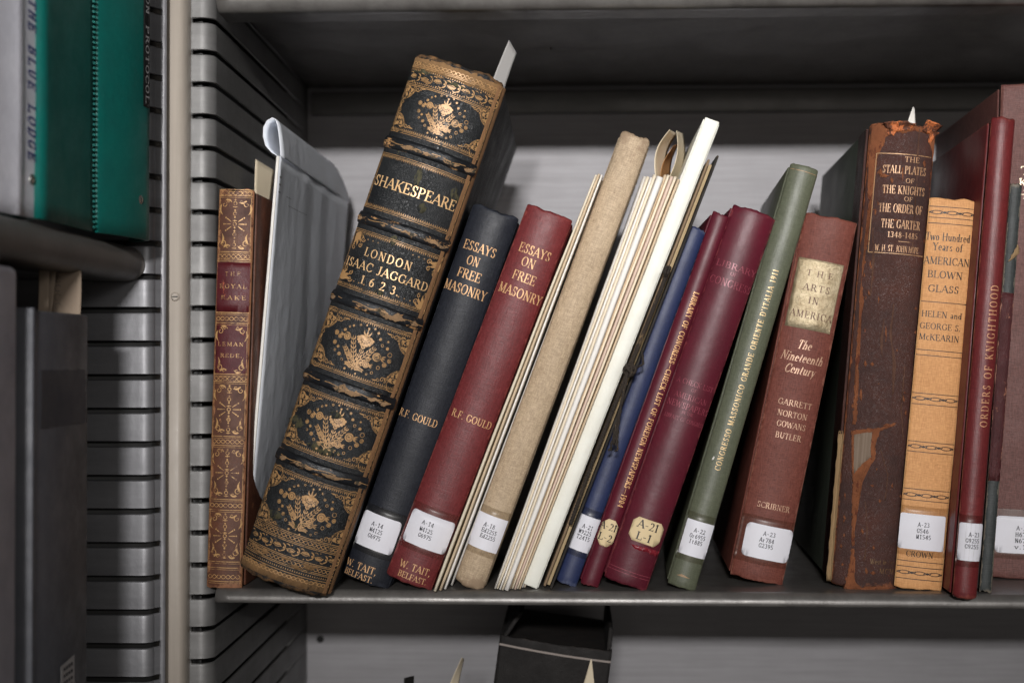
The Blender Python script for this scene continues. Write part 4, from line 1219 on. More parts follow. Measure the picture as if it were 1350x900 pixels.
# ---------------------------------------------------------------- two essays volumes
M['navy_cloth'] = cloth('blue_black_cloth', (32, 35, 44), (24, 26, 33), (66, 70, 80), 0.010, 0.02, 0.55, 0.8, spec=.35)
M['red_cloth'] = cloth('brick_red_cloth', (118, 40, 42), (94, 30, 34), (150, 74, 68), 0.010, 0.035, 0.55, 1.0)
def essays(label, mat, c, tx, lab, call):
    b = Book('book', label, *c, mat, phi=0.70, depth=0.15, fray=0.0016, capr=0.0016, group=None, board=0.003)
    dt = Decal()
    for (s_, x0, y0_, x1, y1, h) in tx: b.put(dt, s_, x0, y0_, x1, y1, h, track=.07)
    b.lay('lettering', dt, M['gold_text'])
    b.label_patch(lab, call)
    return b
essays('blue-black cloth book lettered ESSAYS ON FREE MASONRY, in the shade of the folio', M['navy_cloth'],
       ((622, 274), (684, 291), (512, 776), (452, 756)),
       (('ESSAYS', 612, 321.5, 654, 334, 12.5), ('ON', 616, 342, 632, 346.5, 12.5), ('FREE', 604, 358, 634, 367, 12.5), ('MASONRY', 587, 374, 641, 391, 13), ('R.F. GOULD', 526, 543, 577, 557.5, 10), ('W. TAIT,', 458, 739, 497, 753, 9.5), ('BELFAST.', 455, 752, 492, 763, 8)),
       ((480, 669), (531, 689.5), (515, 732), (463, 712)), (('A-14', 498, 691.6, 16), ('M4125', 496, 699.6, 18), ('G6975', 493.5, 707.4, 18)))
rd = essays('brick red cloth book lettered ESSAYS ON FREE MASONRY, with a rounded white call label', M['red_cloth'],
       ((693, 277), (756, 293), (569, 778), (509, 759)),
       (('ESSAYS', 685, 325.7, 726, 338.5, 12.5), ('ON', 688, 344, 705.5, 349, 12.5), ('FREE', 676.5, 361, 706, 371, 12.5), ('MASONRY', 658, 379, 714, 395.5, 13), ('R.F. GOULD', 596, 544, 648, 560, 10), ('W. TAIT,', 528, 741, 568, 755, 9.5), ('BELFAST.', 525, 755, 563, 766, 8)),
       ((547, 668), (600, 690), (586, 731.5), (530, 709.7)), (('A-14', 564.5, 690, 16), ('M4125', 562, 698.8, 18), ('G6975', 560, 706.8, 18)))

# ---------------------------------------------------------------- pamphlets
PM = [paper('pamphlet_cream', (226, 214, 192), .7, .1, 0), paper('pamphlet_white', (236, 232, 226), .6, .06), paper('pamphlet_buff', (206, 186, 158), .75, .15),
      paper('pamphlet_pink', (214, 190, 174), .7, .12), paper('pamphlet_grey', (206, 202, 196), .7, .1)]
def pamphlet(label, top, bot, wt, wb_, mat, depth=0.15, bend=0.0, group=None, cat='pamphlet', name='pamphlet', flare=0.0):
    f = Frame(name, (top[0]-wt/2, top[1]), (top[0]+wt/2, top[1]+wt*.25), (bot[0]+wb_/2, bot[1]+wb_*.15), (bot[0]-wb_/2, bot[1]-wb_*.15), 0.9)
    tag(f.root, label, cat, group)
    kb = wb_*f.px*0.97; kt = wt*f.px
    nz = 26; vs = []
    prof = [(-.5, 1), (-.5, .10), (-.5, .004), (-.42, .0009), (-.25, .0002), (0, 0), (.25, .0002), (.42, .0009), (.5, .004), (.5, .10), (.5, 1)]
    for j in range(nz+1):
        v = j/nz; wd = kb+(kt-kb)*v
        off = bend*math.sin(math.pi*v)+0.00025*noise.noise(Vector((v*5, f.seed, 0)))
        for (px_, py_) in prof:
            yy = py_ if py_ < .05 else py_*depth
            op = 1+flare*yy/depth*3*(v**6)
            vs.append((px_*wd*op+off, yy+0.0006*noise.noise(Vector((v*7, f.seed, 3))), v*f.H))
    n = len(prof)
    fs = [(j*n+i, j*n+i+1, (j+1)*n+i+1, (j+1)*n+i) for j in range(nz) for i in range(n-1)]
    mesh_obj('cover', vs, fs, mat, f.root, True, solid=0.00022)
    nl = max(1, int(kb/0.0009))
    for q in range(nl):
        xx = ((q+.5)/nl-.5)*0.7
        vs = []
        for j in range(nz+1):
            v = j/nz; wd = kb+(kt-kb)*v; off = bend*math.sin(math.pi*v)
            vs += [(xx*wd+off, 0.0016, 0.001+v*(f.H-0.002)), (xx*wd+off, depth*0.99, 0.001+v*(f.H-0.002))]
        mesh_obj('leaf', vs, [(2*j, 2*j+1, 2*j+3, 2*j+2) for j in range(nz)], M['leafp'], f.root, True, solid=0.0003)
    return f
M['leafp'] = paper('pamphlet_leaf', (224, 208, 184), .8, .1)
g1 = 'thin pamphlets pressed between the brick red and the tan book'
for i, (tx_, ty_, bx_, by_, wt, wb_, lab) in enumerate((
    (786, 231, 573, 780, 3.0, 4.0, 'first thin cream pamphlet right of the brick red essays book'),
    (790, 230, 580, 779, 3.2, 3.6, 'second thin cream pamphlet right of the brick red essays book'),
    (793.5, 231, 586.5, 777, 2.8, 3.4, 'third thin pamphlet right of the brick red essays book, whiter paper'),
    (798, 236, 595, 772, 3.0, 3.2, 'thin greyish pamphlet touching the tan book on its left side'))):
    pamphlet(lab, (tx_, ty_), (bx_, by_), wt*1.25, wb_*1.2, PM[(0, 2, 1, 4)[i]], bend=-0.0008+0.0003*i, group=g1)

# ---------------------------------------------------------------- tan book
M['tan_cloth'] = cloth('tan_cloth', (200, 178, 150), (172, 148, 120), (146, 124, 102), 0.03, 0.03, 0.7, 1.0, .4, .25, specks=(110, 78, 60))
b = Book('book', 'tan buckram book with crumpled head and foot and white call label A-18', (815, 184), (859, 193), (637, 776), (601, 769), M['tan_cloth'], phi=0.95, depth=0.16, fray=0.0026, capr=0.003)
b.label_patch(((630.5, 672), (670, 685.5), (655, 728), (614.5, 716.5)), (('A-18', 645.5, 692.6, 15), ('Ed2255', 645, 700.4, 21), ('Ed2255', 643, 707.8, 21)), r=0.0004)

g2 = 'pamphlets packed between the tan book and the thick white one'
rn = random.Random(11)
specs = []
xb, xt = 651.0, 848.0
ws = [3.2, 3.4, 3.0, 3.6, 6.6, 3.2, 3.0, 3.6, 3.2, 3.0, 3.4, 3.0]
cols_ = [4, 0, 1, 0, 1, 2, 0, 3, 0, 2, 1, 0]
names_ = ['thin grey pamphlet pressed against the right side of the tan book', 'cream pamphlet second from the tan book', 'white pamphlet third from the tan book', 'cream pamphlet just left of the thickest white pamphlet',
          'thickest white folded pamphlet in the middle of the pamphlet bundle', 'buff pamphlet just right of the thickest white pamphlet', 'cream pamphlet between two buff and pinkish ones', 'pinkish pamphlet in the right half of the bundle',
          'cream pamphlet fourth from the thick white booklet', 'buff pamphlet third from the thick white booklet', 'white pamphlet second from the thick white booklet', 'cream pamphlet pressed against the thick white booklet']
tot = sum(ws)
for i, w_ in enumerate(ws):
    xb += w_*0.5*42/tot*1.0; xt += w_*0.5*58/tot
    fw = w_*42/tot
    pamphlet(names_[i], (xt, 234+rn.uniform(-4, 3)-(4 if i == 4 else 0)), (xb, 778.5-abs(i-4)*.45+rn.uniform(-1.5, 1)), w_*60/tot, fw*1.10, PM[cols_[i]], bend=rn.uniform(-.0005, .0003), group=g2, depth=0.14+rn.uniform(0, .02))
    xb += w_*0.5*42/tot*1.0; xt += w_*0.5*58/tot
M['fold_brown'] = paper('brown_inner_paper', (170, 128, 84), .75, .2)
l1 = sheet_px('loose_leaf', 'cream leaf with curled top rising from the pamphlets, left of a folded brown one', 'paper', (883, 171), (893, 176), (882, 236), (864, 232), (.05, .08, .08, .05), M['cream_paper'], 0.004, .001)
sheet_px('loose_leaf', 'brown folded leaf showing between two taller cream leaves above the pamphlets', 'paper', (886, 196), (895, 190), (884, 240), (870, 238), (.058, .085, .085, .058), M['fold_brown'], 0.002, .001)
sheet_px('loose_leaf', 'pale leaf with a pointed top, right of the folded brown leaf', 'paper', (892, 172), (901, 176), (893, 240), (880, 238), (.062, .1, .1, .062), M['cream_paper'], -0.003, .001)
sheet_px('card', 'narrow blue and white card just left of the tall white booklet', 'card', (921, 170), (925, 172), (903, 240), (898, 238), (.06, .09, .09, .06), paper('bluish_card', (120, 136, 170), .6, .3, 900), 0.0005)

wbk = Book('book', 'tall thick white booklet with a blank smooth spine, right of the pamphlets', (930, 158), (948, 163), (708, 776), (690, 770), paper('white_wrapper', (236, 237, 228), .5, .28, 0, .8), phi=0.45, depth=0.155, fray=0.0004, capr=0.0006, board=0.001, joint=False, minT=0.0088)

# ---------------------------------------------------------------- portfolio with black cord
M['brown_board'] = paper('portfolio_board', (128, 108, 86), .8, .3)
M['dark_lining'] = leather('portfolio_cloth', (52, 46, 40), (38, 34, 30), (96, 80, 62), .01, 0, rough=.7, grain=1500, bumpy=.3)
M['cord'] = leather('black_cord', (46, 40, 36), (70, 60, 50), None, rough=.7, grain=3000, spots=(150, 124, 88), spot_t=.6, spot_scale=200)
pf = Frame('portfolio', (937, 202), (948, 206), (728, 777), (716, 772), .5)
tag(pf.root, 'brown board portfolio tied with a black cord, right of the tall white booklet', 'portfolio')
T_, H_p = max(pf.T, .0052), pf.H
for k, sx in enumerate((-1, 1)):
    bm = bmesh.new(); add_box(bm, *(sorted((sx*T_/2, sx*(T_/2-.0014)))), 0.0, 0.20, 0, H_p-(0.0 if sx > 0 else .004), .0004)
    bm_obj('board', bm, M['brown_board'] if sx < 0 else M['dark_lining'], pf.root)
bm = bmesh.new(); add_box(bm, -T_/2+.0018, T_/2-.0018, .003, .19, .001, H_p-.006, .0003)
bm_obj('page_block', bm, M['pages'], pf.root)
def L_(px_, py_, y=-.002):
    y = y*1.5-.008
    o = pf.inv @ CAM; dd = pf.inv.to_3x3() @ ray(px_, py_); t_ = (y-o.y)/dd.y; return o+dd*t_
def twisted(pts, r, turns, n=90):
    out = []
    P = [Vector(p) for p in pts]
    def ev(t_):
        x = t_*(len(P)-1); i = min(int(x), len(P)-2); return P[i].lerp(P[i+1], x-i)
    for s_ in (0, math.pi):
        c = []
        for i in range(n+1):
            t_ = i/n; a = turns*2*math.pi*t_+s_
            c.append(ev(t_)+Vector((math.cos(a)*r*.7, math.sin(a)*r*.7, 0)))
        out.append(tube(c, r, 5))
    return merge(out)
kn = L_(829, 487)
v_, f_ = twisted([L_(883, 352, -.001), L_(858, 415, -.002), kn], .00085, 26, 160); mesh_obj('cord', v_, f_, M['cord'], pf.root)
v_, f_ = twisted([kn, L_(806, 545, -.0015), L_(780, 612, -.001), L_(752, 690, .001)], .0008, 30, 180); mesh_obj('cord', v_, f_, M['cord'], pf.root)
ps = []
for (ax_, rr, sq) in (((1, .3, .2), .0042, .7), ((.2, 1, .4), .0036, .8), ((.7, -.2, 1), .0038, .75), ((-.4, .5, .9), .003, .9)):
    a = Vector(ax_).normalized(); u = a.orthogonal().normalized(); v = a.cross(u)
    ps.append(tube([kn+Vector((.0005, -.001, 0))+u*math.cos(R(q*15))*rr+v*math.sin(R(q*15))*rr*sq for q in range(25)], .00085, 6))
ps.append(tube([kn+Vector((.004, -.001, .003)), kn+Vector((.0065, -.002, .006)), L_(846, 461, -.003), L_(848, 470, -.003)], .0007, 6))
ps.append(tube([L_(881, 352, -.001), L_(876, 357, -.003), L_(878, 364, -.002)], .0012, 6))
v_, f_ = merge(ps); mesh_obj('knot', v_, f_, M['cord'], pf.root)
ps = []
for k in range(9):
    e = L_(804+k*1.3+rn.uniform(-1, 1), 588+rn.uniform(-8, 4), -.0032-.0005*(k % 3))
    m1 = L_(822-k*.4, 520, -.003-.0005*(k % 3)); m2 = L_(815+rn.uniform(-2, 2), 556, -.0035)
    c = []
    for i in range(21):
        t_ = i/20; p = kn*(1-t_)**3+m1*3*t_*(1-t_)**2+m2*3*t_*t_*(1-t_)+e*t_**3
        c.append(p+Vector((.0005*math.sin(i*1.9+k), .0003*math.cos(i*2.1+k), 0)))
    ps.append(tube(c, .00048, 5))
    ps.append(tube([e, e+Vector((rn.uniform(-.0014, .0014), 0, -.0016))], .0004, 4)); ps.append(tube([e, e+Vector((rn.uniform(-.0014, .0014), 0, -.001))], .0003, 4))
v_, f_ = merge(ps); mesh_obj('tassel', v_, f_, M['cord'], pf.root)
# ---------------------------------------------------------------- navy book, two maroon books
M['blue_cloth'] = cloth('navy_cloth', (44, 56, 98), (33, 41, 74), (100, 106, 128), 0.012, 0.03, 0.55, .5)
b = Book('book', 'navy blue cloth book with plain spine and white label A-21, under the cord tassel', (903, 299), (931, 307), (760, 773), (733, 763), M['blue_cloth'], phi=.8, depth=.15, fray=.0022, capr=.0012)
b.label_patch(((763, 675), (795, 686), (777, 730), (745, 718.6)), (('A-21', 775, 694.6, 14), ('W9225', 771.5, 701.6, 17), ('T2415', 769, 708.6, 18)), r=.0004)
M['maroon'] = cloth('maroon_cloth', (106, 28, 46), (84, 22, 36), (140, 66, 70), 0.008, 0.03, .50, .25, .4, .4)
M['octagon'] = M['cream_label']
def octagon(x0, x1, z0, z1):
    c = (z1-z0)*.2
    return [(x0+c, z0), (x1-c, z0), (x1, z0+c), (x1, z1-c), (x1-c, z1), (x0+c, z1), (x0, z1-c), (x0, z0+c)]
b = Book('book', 'slim maroon book titled down its spine in gilt, cream label L-2', (940, 282), (962, 288), (789, 775), (765, 766), M['maroon'], phi=.85, depth=.15, fray=.0016, capr=.0010)
def vtext(b, txt, x0, y0, x1, y1, hpx, mat, up, **kw):
    a = b.uz(x0, y0); c = b.uz(x1, y1); d = Decal()
    L = abs(c[1]-a[1])
    add_text(d, txt, (a[0]+c[0])/2, (a[1]+c[1])/2, hpx*b.px, L, rot=90 if up else -90, **kw)
    return b.lay('lettering', d, mat)
vtext(b, 'LIBRARY OF CONGRESS_CHECK LIST OF FOREIGN NEWSPAPERS_1904', 917.5, 385, 818.5, 668.6, 7.4, gold('narrow_gilt', (226, 176, 120), .25, .42, (130, 70, 60), .7, 300), False, track=.12, bold=1.15)
b.label_patch(((798, 681), (818, 688.5), (805, 722), (784, 715)), (('A-21', 802.5, 693.5, 22), ('L-2', 798, 707.8, 18)), tape=False, mat='cream_label', hpx=9.5, shape=octagon, mono=False, bold=1.2)
b = Book('book', 'thick maroon book with blind stamped title and octagonal cream label L-1', (966, 275), (1023, 288), (853, 778), (797, 758), M['maroon'], phi=.72, depth=.16, fray=.0018, capr=.0016)
M['embossed'] = gold('blind_stamping', (136, 62, 74), .1, .4, (98, 28, 44), .5, 300)
dt = Decal()
for (s_, x0, y0_, x1, y1, h) in (('LIBRARY', 944, 348, 997, 359, 8.5), ('OF', 963, 360.5, 971, 363, 5), ('CONGRESS', 936, 367, 989, 383, 10), ('A CHECK LIST', 893, 500, 940, 513, 7), ('OF', 911, 514, 919, 516, 4), ('AMERICAN', 889, 519, 932, 530, 7.5), ('NEWSPAPERS', 880, 528, 936, 545, 8.5), ('IN THE', 899, 543, 914, 547, 4), ('LIBRARY OF CONGRESS', 876, 546.5, 927, 560, 5.5)):
    b.put(dt, s_, x0, y0_, x1, y1, h, track=.1)
ua = b.Rr*b.phi
for (x_, y_) in ((830, 753), (829, 757)):
    z = b.uz(x_, y_)[1]; dt.line(-ua*.97, z, ua*.97, z, .0004, .002)
b.lay('stamped_lettering', dt, M['embossed'])
b.label_patch(((835, 678), (876, 690.5), (868, 722), (829, 710)), (('A-21', 855, 693, 28), ('L-1', 849, 707.6, 20)), tape=False, mat='cream_label', hpx=10.5, shape=octagon, mono=False, bold=1.2)
u, z = b.uz(850, 724)
b.lay_poly('rubbed_patch', rough_poly([(u-.009, z+.0003), (u-.005, z-.0015), (u+.003, z-.0012), (u+.009, z-.0022), (u+.010, z+.0012), (u, z+.0012)], .0008, .001), cloth('rubbed_maroon', (142, 36, 48), (112, 24, 40), None, rough=.4), .00016)

# ---------------------------------------------------------------- green book
M['green_cloth'] = cloth('sage_green_cloth', (104, 108, 88), (80, 85, 67), (128, 132, 104), 0.006, 0.02, .5, .6, .35)
b = Book('book', 'sage green book with gilt title running up its spine, label A-22', (1043, 216), (1079, 224), (917, 778), (881, 762), M['green_cloth'], phi=.8, depth=.20, yaw=.05, fray=.0012, capr=.0014)
vtext(b, "CONGRESSO MASSONICO GRANDE ORIENTE D'ITALIA 1911", 947, 620, 1021.5, 355, 7.6, gold('green_gilt', (214, 182, 128), .25, .42, (110, 110, 80), .68, 300), True, track=.22)
b.label_patch(((908.5, 681.6), (943, 693.5), (929.5, 738), (893.5, 726)), (('A-22', 922.7, 700, 15), ('Or6955', 919.8, 707.4, 21), ('It885', 917.2, 714.4, 18)), r=.0004)
dt = Decal(); ua = b.Rr*b.phi
z = b.uz(896, 757)[1]
for k in range(5): dt.line(-ua*.5+k*.0006, z-.0005+k*.0003, ua*.35-k*.0012, z-.0005+k*.0003, .00018)
z = b.uz(1060, 226)[1]; dt.line(-ua*.9, z, ua*.9, z, .00024, .002)
b.lay('gilt_rule', dt, M['gold_dim'])
u, z = b.uz(940, 604); b.lay_poly('paint_fleck', [(u-.0006, z-.001), (u+.0003, z-.001), (u+.0007, z+.0012), (u, z+.0014)], M['white_paper'], .0002)

# ---------------------------------------------------------------- reddish brown book with the gold title plate
M['arts_cloth'] = cloth('russet_cloth', (122, 66, 54), (98, 50, 42), (158, 104, 88), 0.008, 0.03, .6, 1.1, .35, .3)
b = Book('book', 'russet cloth book with crinkled gold title plate THE ARTS IN AMERICA', (1064, 284), (1128, 296), (1035, 771), (961, 757), M['arts_cloth'], phi=.55, depth=.17, yaw=.035, fray=.0016, capr=.0012)
q = [b.uz(*c) for c in ((1051, 340), (1111, 348), (1096, 440), (1036, 430))]
x0, x1 = (q[0][0]+q[3][0])/2, (q[1][0]+q[2][0])/2; z1, z0 = (q[0][1]+q[1][1])/2, (q[2][1]+q[3][1])/2
t = NT('gold_foil_plate'); g_ = t.ramp(t.noise(110, None, 6, .7), .35, .7)
t.link(t.mix(g_, lin((206, 190, 158)), lin((150, 130, 98))), t.b.inputs['Base Color'])
t.b.inputs['Metallic'].default_value = .45; t.b.inputs['Roughness'].default_value = .38
t.bump(t.noise(160, None, 6, .75), .9, .0012)
b.lay_poly('title_plate', [(x0, z0), (x1, z0), (x1, z1), (x0, z1)], t.m, .00014)
dt = Decal()
for (s_, x0_, y0_, x1_, y1_, h) in (('T H E', 1064, 359, 1098, 365, 8), ('ARTS', 1059, 377, 1094, 384, 9), ('IN', 1066, 395, 1079, 398, 9), ('AMERICA', 1042, 411, 1096, 421, 9.5)):
    b.put(dt, s_, x0_, y0_, x1_, y1_, h, track=.2)
b.lay('lettering', dt, ink('plate_brown', (96, 66, 52), (170, 150, 120), .66), .0003)
dt = Decal()
for (s_, x0_, y0_, x1_, y1_, h, sl) in (('The', 1053, 452.7, 1071, 457, 12, .25), ('Nineteenth', 1031, 466, 1085, 477.5, 12, .25), ('Century', 1036, 483.5, 1075, 491.5, 12, .25), ('GARRETT', 1026, 528, 1070, 536, 7.8, 0), ('NORTON', 1025, 543, 1064, 550, 7.8, 0), ('GOWANS', 1024, 557, 1062, 564, 7.8, 0), ('BUTLER', 1022.5, 572, 1056, 578.5, 7.8, 0), ('SCRIBNER', 998.5, 664, 1041, 671, 7.6, 0)):
    b.put(dt, s_, x0_, y0_, x1_, y1_, h, track=.08, slant=sl)
b.lay('lettering', dt, gold('russet_gilt', (196, 158, 130), .2, .45, (128, 74, 62), .55, 260))
b.label_patch(((985.5, 686), (1047, 699.5), (1037.5, 743), (977, 729.5)), (('A-23', 1014.6, 704, 16), ('Ar784', 1011, 712, 19), ('G2395', 1009.7, 719.6, 19)), r=.003)

# ---------------------------------------------------------------- decayed leather volume
M['decayed'] = leather('decayed_dark_leather', (98, 58, 48), (62, 40, 36), (160, 96, 60), 0.03, 0.05, rough=.44, grain=1300, spots=(150, 82, 50), spot_t=.665, spot_scale=70, bumpy=.8, nz=(1.6, 1, .6))
M['green_board'] = cloth('dull_green_cloth', (78, 88, 74), (60, 68, 58), None, .006, 0, .6, .6)
M['rot'] = leather('red_rot_leather', (178, 108, 66), (126, 74, 48), None, rough=.8, grain=2400, spots=(96, 48, 30), spot_t=.56, spot_scale=190, bumpy=.7)
M['lining'] = paper('spine_lining', (132, 116, 102), .8, .35, 500)
M['web'] = paper('binding_web', (160, 134, 100), .85, .5, 900)
b = Book('book', 'decayed dark leather volume on stall plates, spine torn and rubbed orange', (1147, 166), (1237, 178), (1182, 776), (1100, 772), M['decayed'], M['green_board'], phi=.72, depth=.22, yaw=.045, fray=.003, capr=.002, board=.004)
ua = b.Rr*b.phi; H = b.H; sp = b
def on(p): return b.uz(*p)
# leather side strips over the boards
for c, sg in ((b.cover_l, -1), (b.cover_r, 1)):
    bm = bmesh.new(); xs = sorted((sg*(b.T/2+.0006), sg*(b.T/2+.0012)))
    xs = sorted((sg*(b.T/2-.0036), sg*(b.T/2+.0011)))
    add_box(bm, xs[0], xs[1], .0058, .036, .0002, H-.0002, .0004)
    bm_obj('leather_strip', bm, COVER['decayed_dark_leather'], c)
d = Decal()
a0, a1 = b.uz(1158, 198), b.uz(1232, 213); c0, c1 = b.uz(1143, 333), b.uz(1219, 338)
zt_, zb2 = (a0[1]+a1[1])/2, (c0[1]+c1[1])/2; xl = (a0[0]+c0[0])/2; xr_ = ua*.92
for (p, q_) in (((xl, zt_), (xr_, zt_)), ((xl, zb2), (xr_, zb2)), ((xl, zb2), (xl, zt_))): d.line(*p, *q_, .0005, .002)
b.lay('gilt_frame', d, M['gold_dim'], .0002)
dt = Decal()
for (s_, x0_, y0_, x1_, y1_, h) in (('THE', 1193, 209, 1212, 213, 7), ('STALL PLATES', 1164, 219, 1220, 231, 10.5), ('OF', 1194, 237.5, 1205, 240, 6), ('THE KNIGHTS', 1164, 245, 1218, 258, 11), ('OF', 1192, 261.5, 1203, 264, 6), ('THE ORDER OF', 1159, 269.5, 1215, 282, 11.5), ('THE GARTER', 1162, 290.5, 1212, 302, 11.5), ('1348-1485', 1170, 307, 1209, 314, 7.5), ('W. H. ST. JOHN HOPE', 1154, 323, 1210, 334, 8.5)):
    b.put(dt, s_, x0_, y0_, x1_, y1_, h, track=.08)
b.rule(dt, 1184, 317.8, 1201, 320.4, .8)
b.lay('lettering', dt, gold('stall_gilt', (190, 148, 112), .2, .48, (84, 54, 44), .56, 240), .0003)
dt = Decal(); b.put(dt, 'Westminster', 1147, 738, 1178, 742, 7, track=.1); b.put(dt, 'MCMI', 1159, 751, 1180, 754, 7, track=.2)
b.lay('lettering', dt, gold('faint_gilt', (120, 92, 62), .15, .5, (70, 44, 36), .48, 260), .0003)
# torn places: each a patch with its own ragged outline (photograph points)
def torn(name, pts, mat, off, amp=.0007, seed=0):
    return b.lay_poly(name, rough_poly([b.uz(*p) for p in pts], amp, .0009, seed), mat, off, .002)
torn('worn_patch', [(1149, 166), (1163, 163), (1178, 176), (1168, 180), (1163, 196), (1158, 200), (1156, 215), (1150, 262), (1144, 265), (1146, 210)], M['rot'], .0002, .0009, 1)
torn('worn_patch', [(1146, 262), (1150, 262), (1146, 300), (1140, 340), (1136, 372), (1139, 400), (1132, 440), (1132, 500), (1128, 560), (1124, 560), (1129, 470), (1135, 380), (1142, 300)], M['rot'], .0002, .0010, 2)
torn('worn_patch', [(1124, 567), (1157, 564), (1180, 557), (1181, 560), (1160, 568), (1153, 584), (1155, 604), (1147, 613), (1137, 620), (1130, 636), (1128, 680), (1126, 720), (1123, 720), (1124, 640)], M['rot'], .0002, .0010, 3)
torn('worn_patch', [(1123, 722), (1127, 722), (1127, 745), (1126, 766), (1135, 773), (1160, 772), (1181, 774), (1178, 778), (1112, 776), (1118, 760)], M['rot'], .0002, .0010, 5)
torn('torn_lining', [(1126, 572), (1150, 569), (1147, 585), (1148, 602), (1136, 612), (1126, 624)], M['lining'], .00035, .0005, 4)
for (x_, y_, w_, h_) in ((1161, 228, 3, 6), (1176, 238, 2, 4), (1180, 290, 4, 1.5), (1166, 232, 7, 2), (1150, 480, 2, 3), (1158, 505, 1.5, 1), (1170, 560, 9, 1.4), (1176, 640, 1.2, 4), (1150, 640, 2, 1.5), (1141, 480, 2, 5), (1135, 520, 2, 9), (1168, 440, 1, 12), (1160, 660, 2, 3), (1152, 722, 1.5, 3), (1137, 700, 2, 4), (1151, 755, 3, 3), (1142, 752, 2, 5), (1166, 250, 1, 8), (1190, 230, 1, 10), (1148, 350, 1.4, 7), (1158, 394, 1.2, 6)):
    torn('worn_patch', [(x_-w_, y_), (x_, y_-h_), (x_+w_, y_), (x_, y_+h_)], M['rot'], .00022, .0008, x_*.3)
torn('worn_patch', [(1226, 172), (1237, 178), (1236, 215), (1231, 222), (1229, 200), (1224, 186)], M['rot'], .0002, .0009, 8)
torn('worn_patch', [(1163, 163), (1200, 166), (1232, 172), (1230, 178), (1205, 173), (1190, 176), (1178, 172), (1166, 176)], M['rot'], .0002, .0010, 9)
M['crack'] = leather('cracked_leather_edge', (120, 82, 62), (92, 62, 50), None, rough=.7, grain=2200)
for pl in ([(1212, 170), (1209, 200), (1208, 240), (1205, 280), (1202, 330)], [(1178, 400), (1172, 440), (1180, 480), (1176, 520)], [(1165, 420), (1160, 450), (1163, 470)], [(1192, 480), (1187, 540), (1190, 580)], [(1150, 300), (1152, 345), (1147, 390)], [(1160, 590), (1170, 625), (1166, 660)], [(1140, 660), (1143, 700), (1139, 740)]):
    torn('crack', pl+[(x_+1.1, y_) for (x_, y_) in reversed(pl)], M['crack'], .00022, .0006, pl[0][0]*.7)
rq = random.Random(3)
for k in range(46):
    yy = rq.uniform(190, 765); f_ = (yy-170)/600.0
    xl_, xr2 = 1149-f_*47, 1236-f_*54
    xx = xl_+3+rq.random()**2*14 if rq.random() < .6 else (xr2-4-rq.random()**2*12 if rq.random() < .5 else rq.uniform(xl_+8, xr2-8))
    w_, h_ = rq.uniform(.5, 2.0), rq.uniform(.7, 5)
    torn('worn_patch', [(xx-w_, yy), (xx, yy-h_), (xx+w_, yy), (xx, yy+h_)], M['rot'], .00022, .0008, k*1.7)
# crumpled flakes of leather standing proud at the head
M['flake'] = leather('curling_leather', (120, 70, 46), (78, 46, 36), None, rough=.6, grain=900, spots=(196, 112, 64), spot_t=.5, spot_scale=120)
def flake(pts, lift, seed):
    c = [b.uz(*p) for p in pts]; nu = 8
    def fn(u, v):
        p0 = (c[0][0]*(1-u)+c[1][0]*u, c[0][1]*(1-u)+c[1][1]*u); p1 = (c[3][0]*(1-u)+c[2][0]*u, c[3][1]*(1-u)+c[2][1]*u)
        x = p1[0]*(1-v)+p0[0]*v; z = p1[1]*(1-v)+p0[1]*v
        j = noise.noise(Vector((x*500+seed, z*500, seed)))*.0012
        return b.S(x+j, z+j*.8, .0003+lift*v*v+abs(noise.noise(Vector((x*300, z*300, seed))))*.0016)
    v_, f_ = grid(nu, nu, fn); return mesh_obj('torn_flake', v_, f_, M['flake'], b.root, True, solid=.0004)
for i, (p, l_) in enumerate((([(1166, 163), (1188, 162), (1190, 172), (1172, 172)], .003), ([(1185, 161), (1206, 164), (1200, 172), (1180, 173)], .0035), ([(1216, 160), (1234, 168), (1232, 180), (1216, 174)], .0045), ([(1226, 172), (1233, 176), (1226, 190), (1222, 186)], .003), ([(1172, 170), (1184, 172), (1178, 180), (1170, 176)], .002))):
    flake(p, l_, i*3.3)
# exposed webbing and split joint on the left
vs = []; zz = [H*.32*i/26 for i in range(27)]
for z in zz:
    for (x_, y_) in ((-.0018, -.0008), (-.0006, -.0010), (.0006, -.0008), (.0016, -.0002)):
        p = b.S(-ua, z+.0008, .0); vs.append(Vector((p.x+x_-.0012+.0003*noise.noise(Vector((z*90, 1, 1))), p.y+y_+.0002, z+.0008)))
fs = [(j*4+i, j*4+i+1, (j+1)*4+i+1, (j+1)*4+i) for j in range(26) for i in range(3)]
mesh_obj('webbing', vs, fs, M['web'], b.root, True, solid=.0006)
ps = []
for k in range(3):
    ps.append(tube([Vector((-b.T/2-.0006-.0011*k+.0003*math.sin(i*.9+k), .0000+.0005*k-.0012, H*.33*i/40)) for i in range(41)], .00028, 4))
v_, f_ = merge(ps); mesh_obj('binding_thread', v_, f_, M['web'], b.root)
u_, z_ = b.uz(1080, 700)
sheet_px('bookmark', 'small white paper corner sticking up from the decayed leather volume', 'bookmark', (1204, 141), (1206, 143), (1210, 190), (1188, 190), (.09, .092, .092, .09), M['white_paper'], .0004)

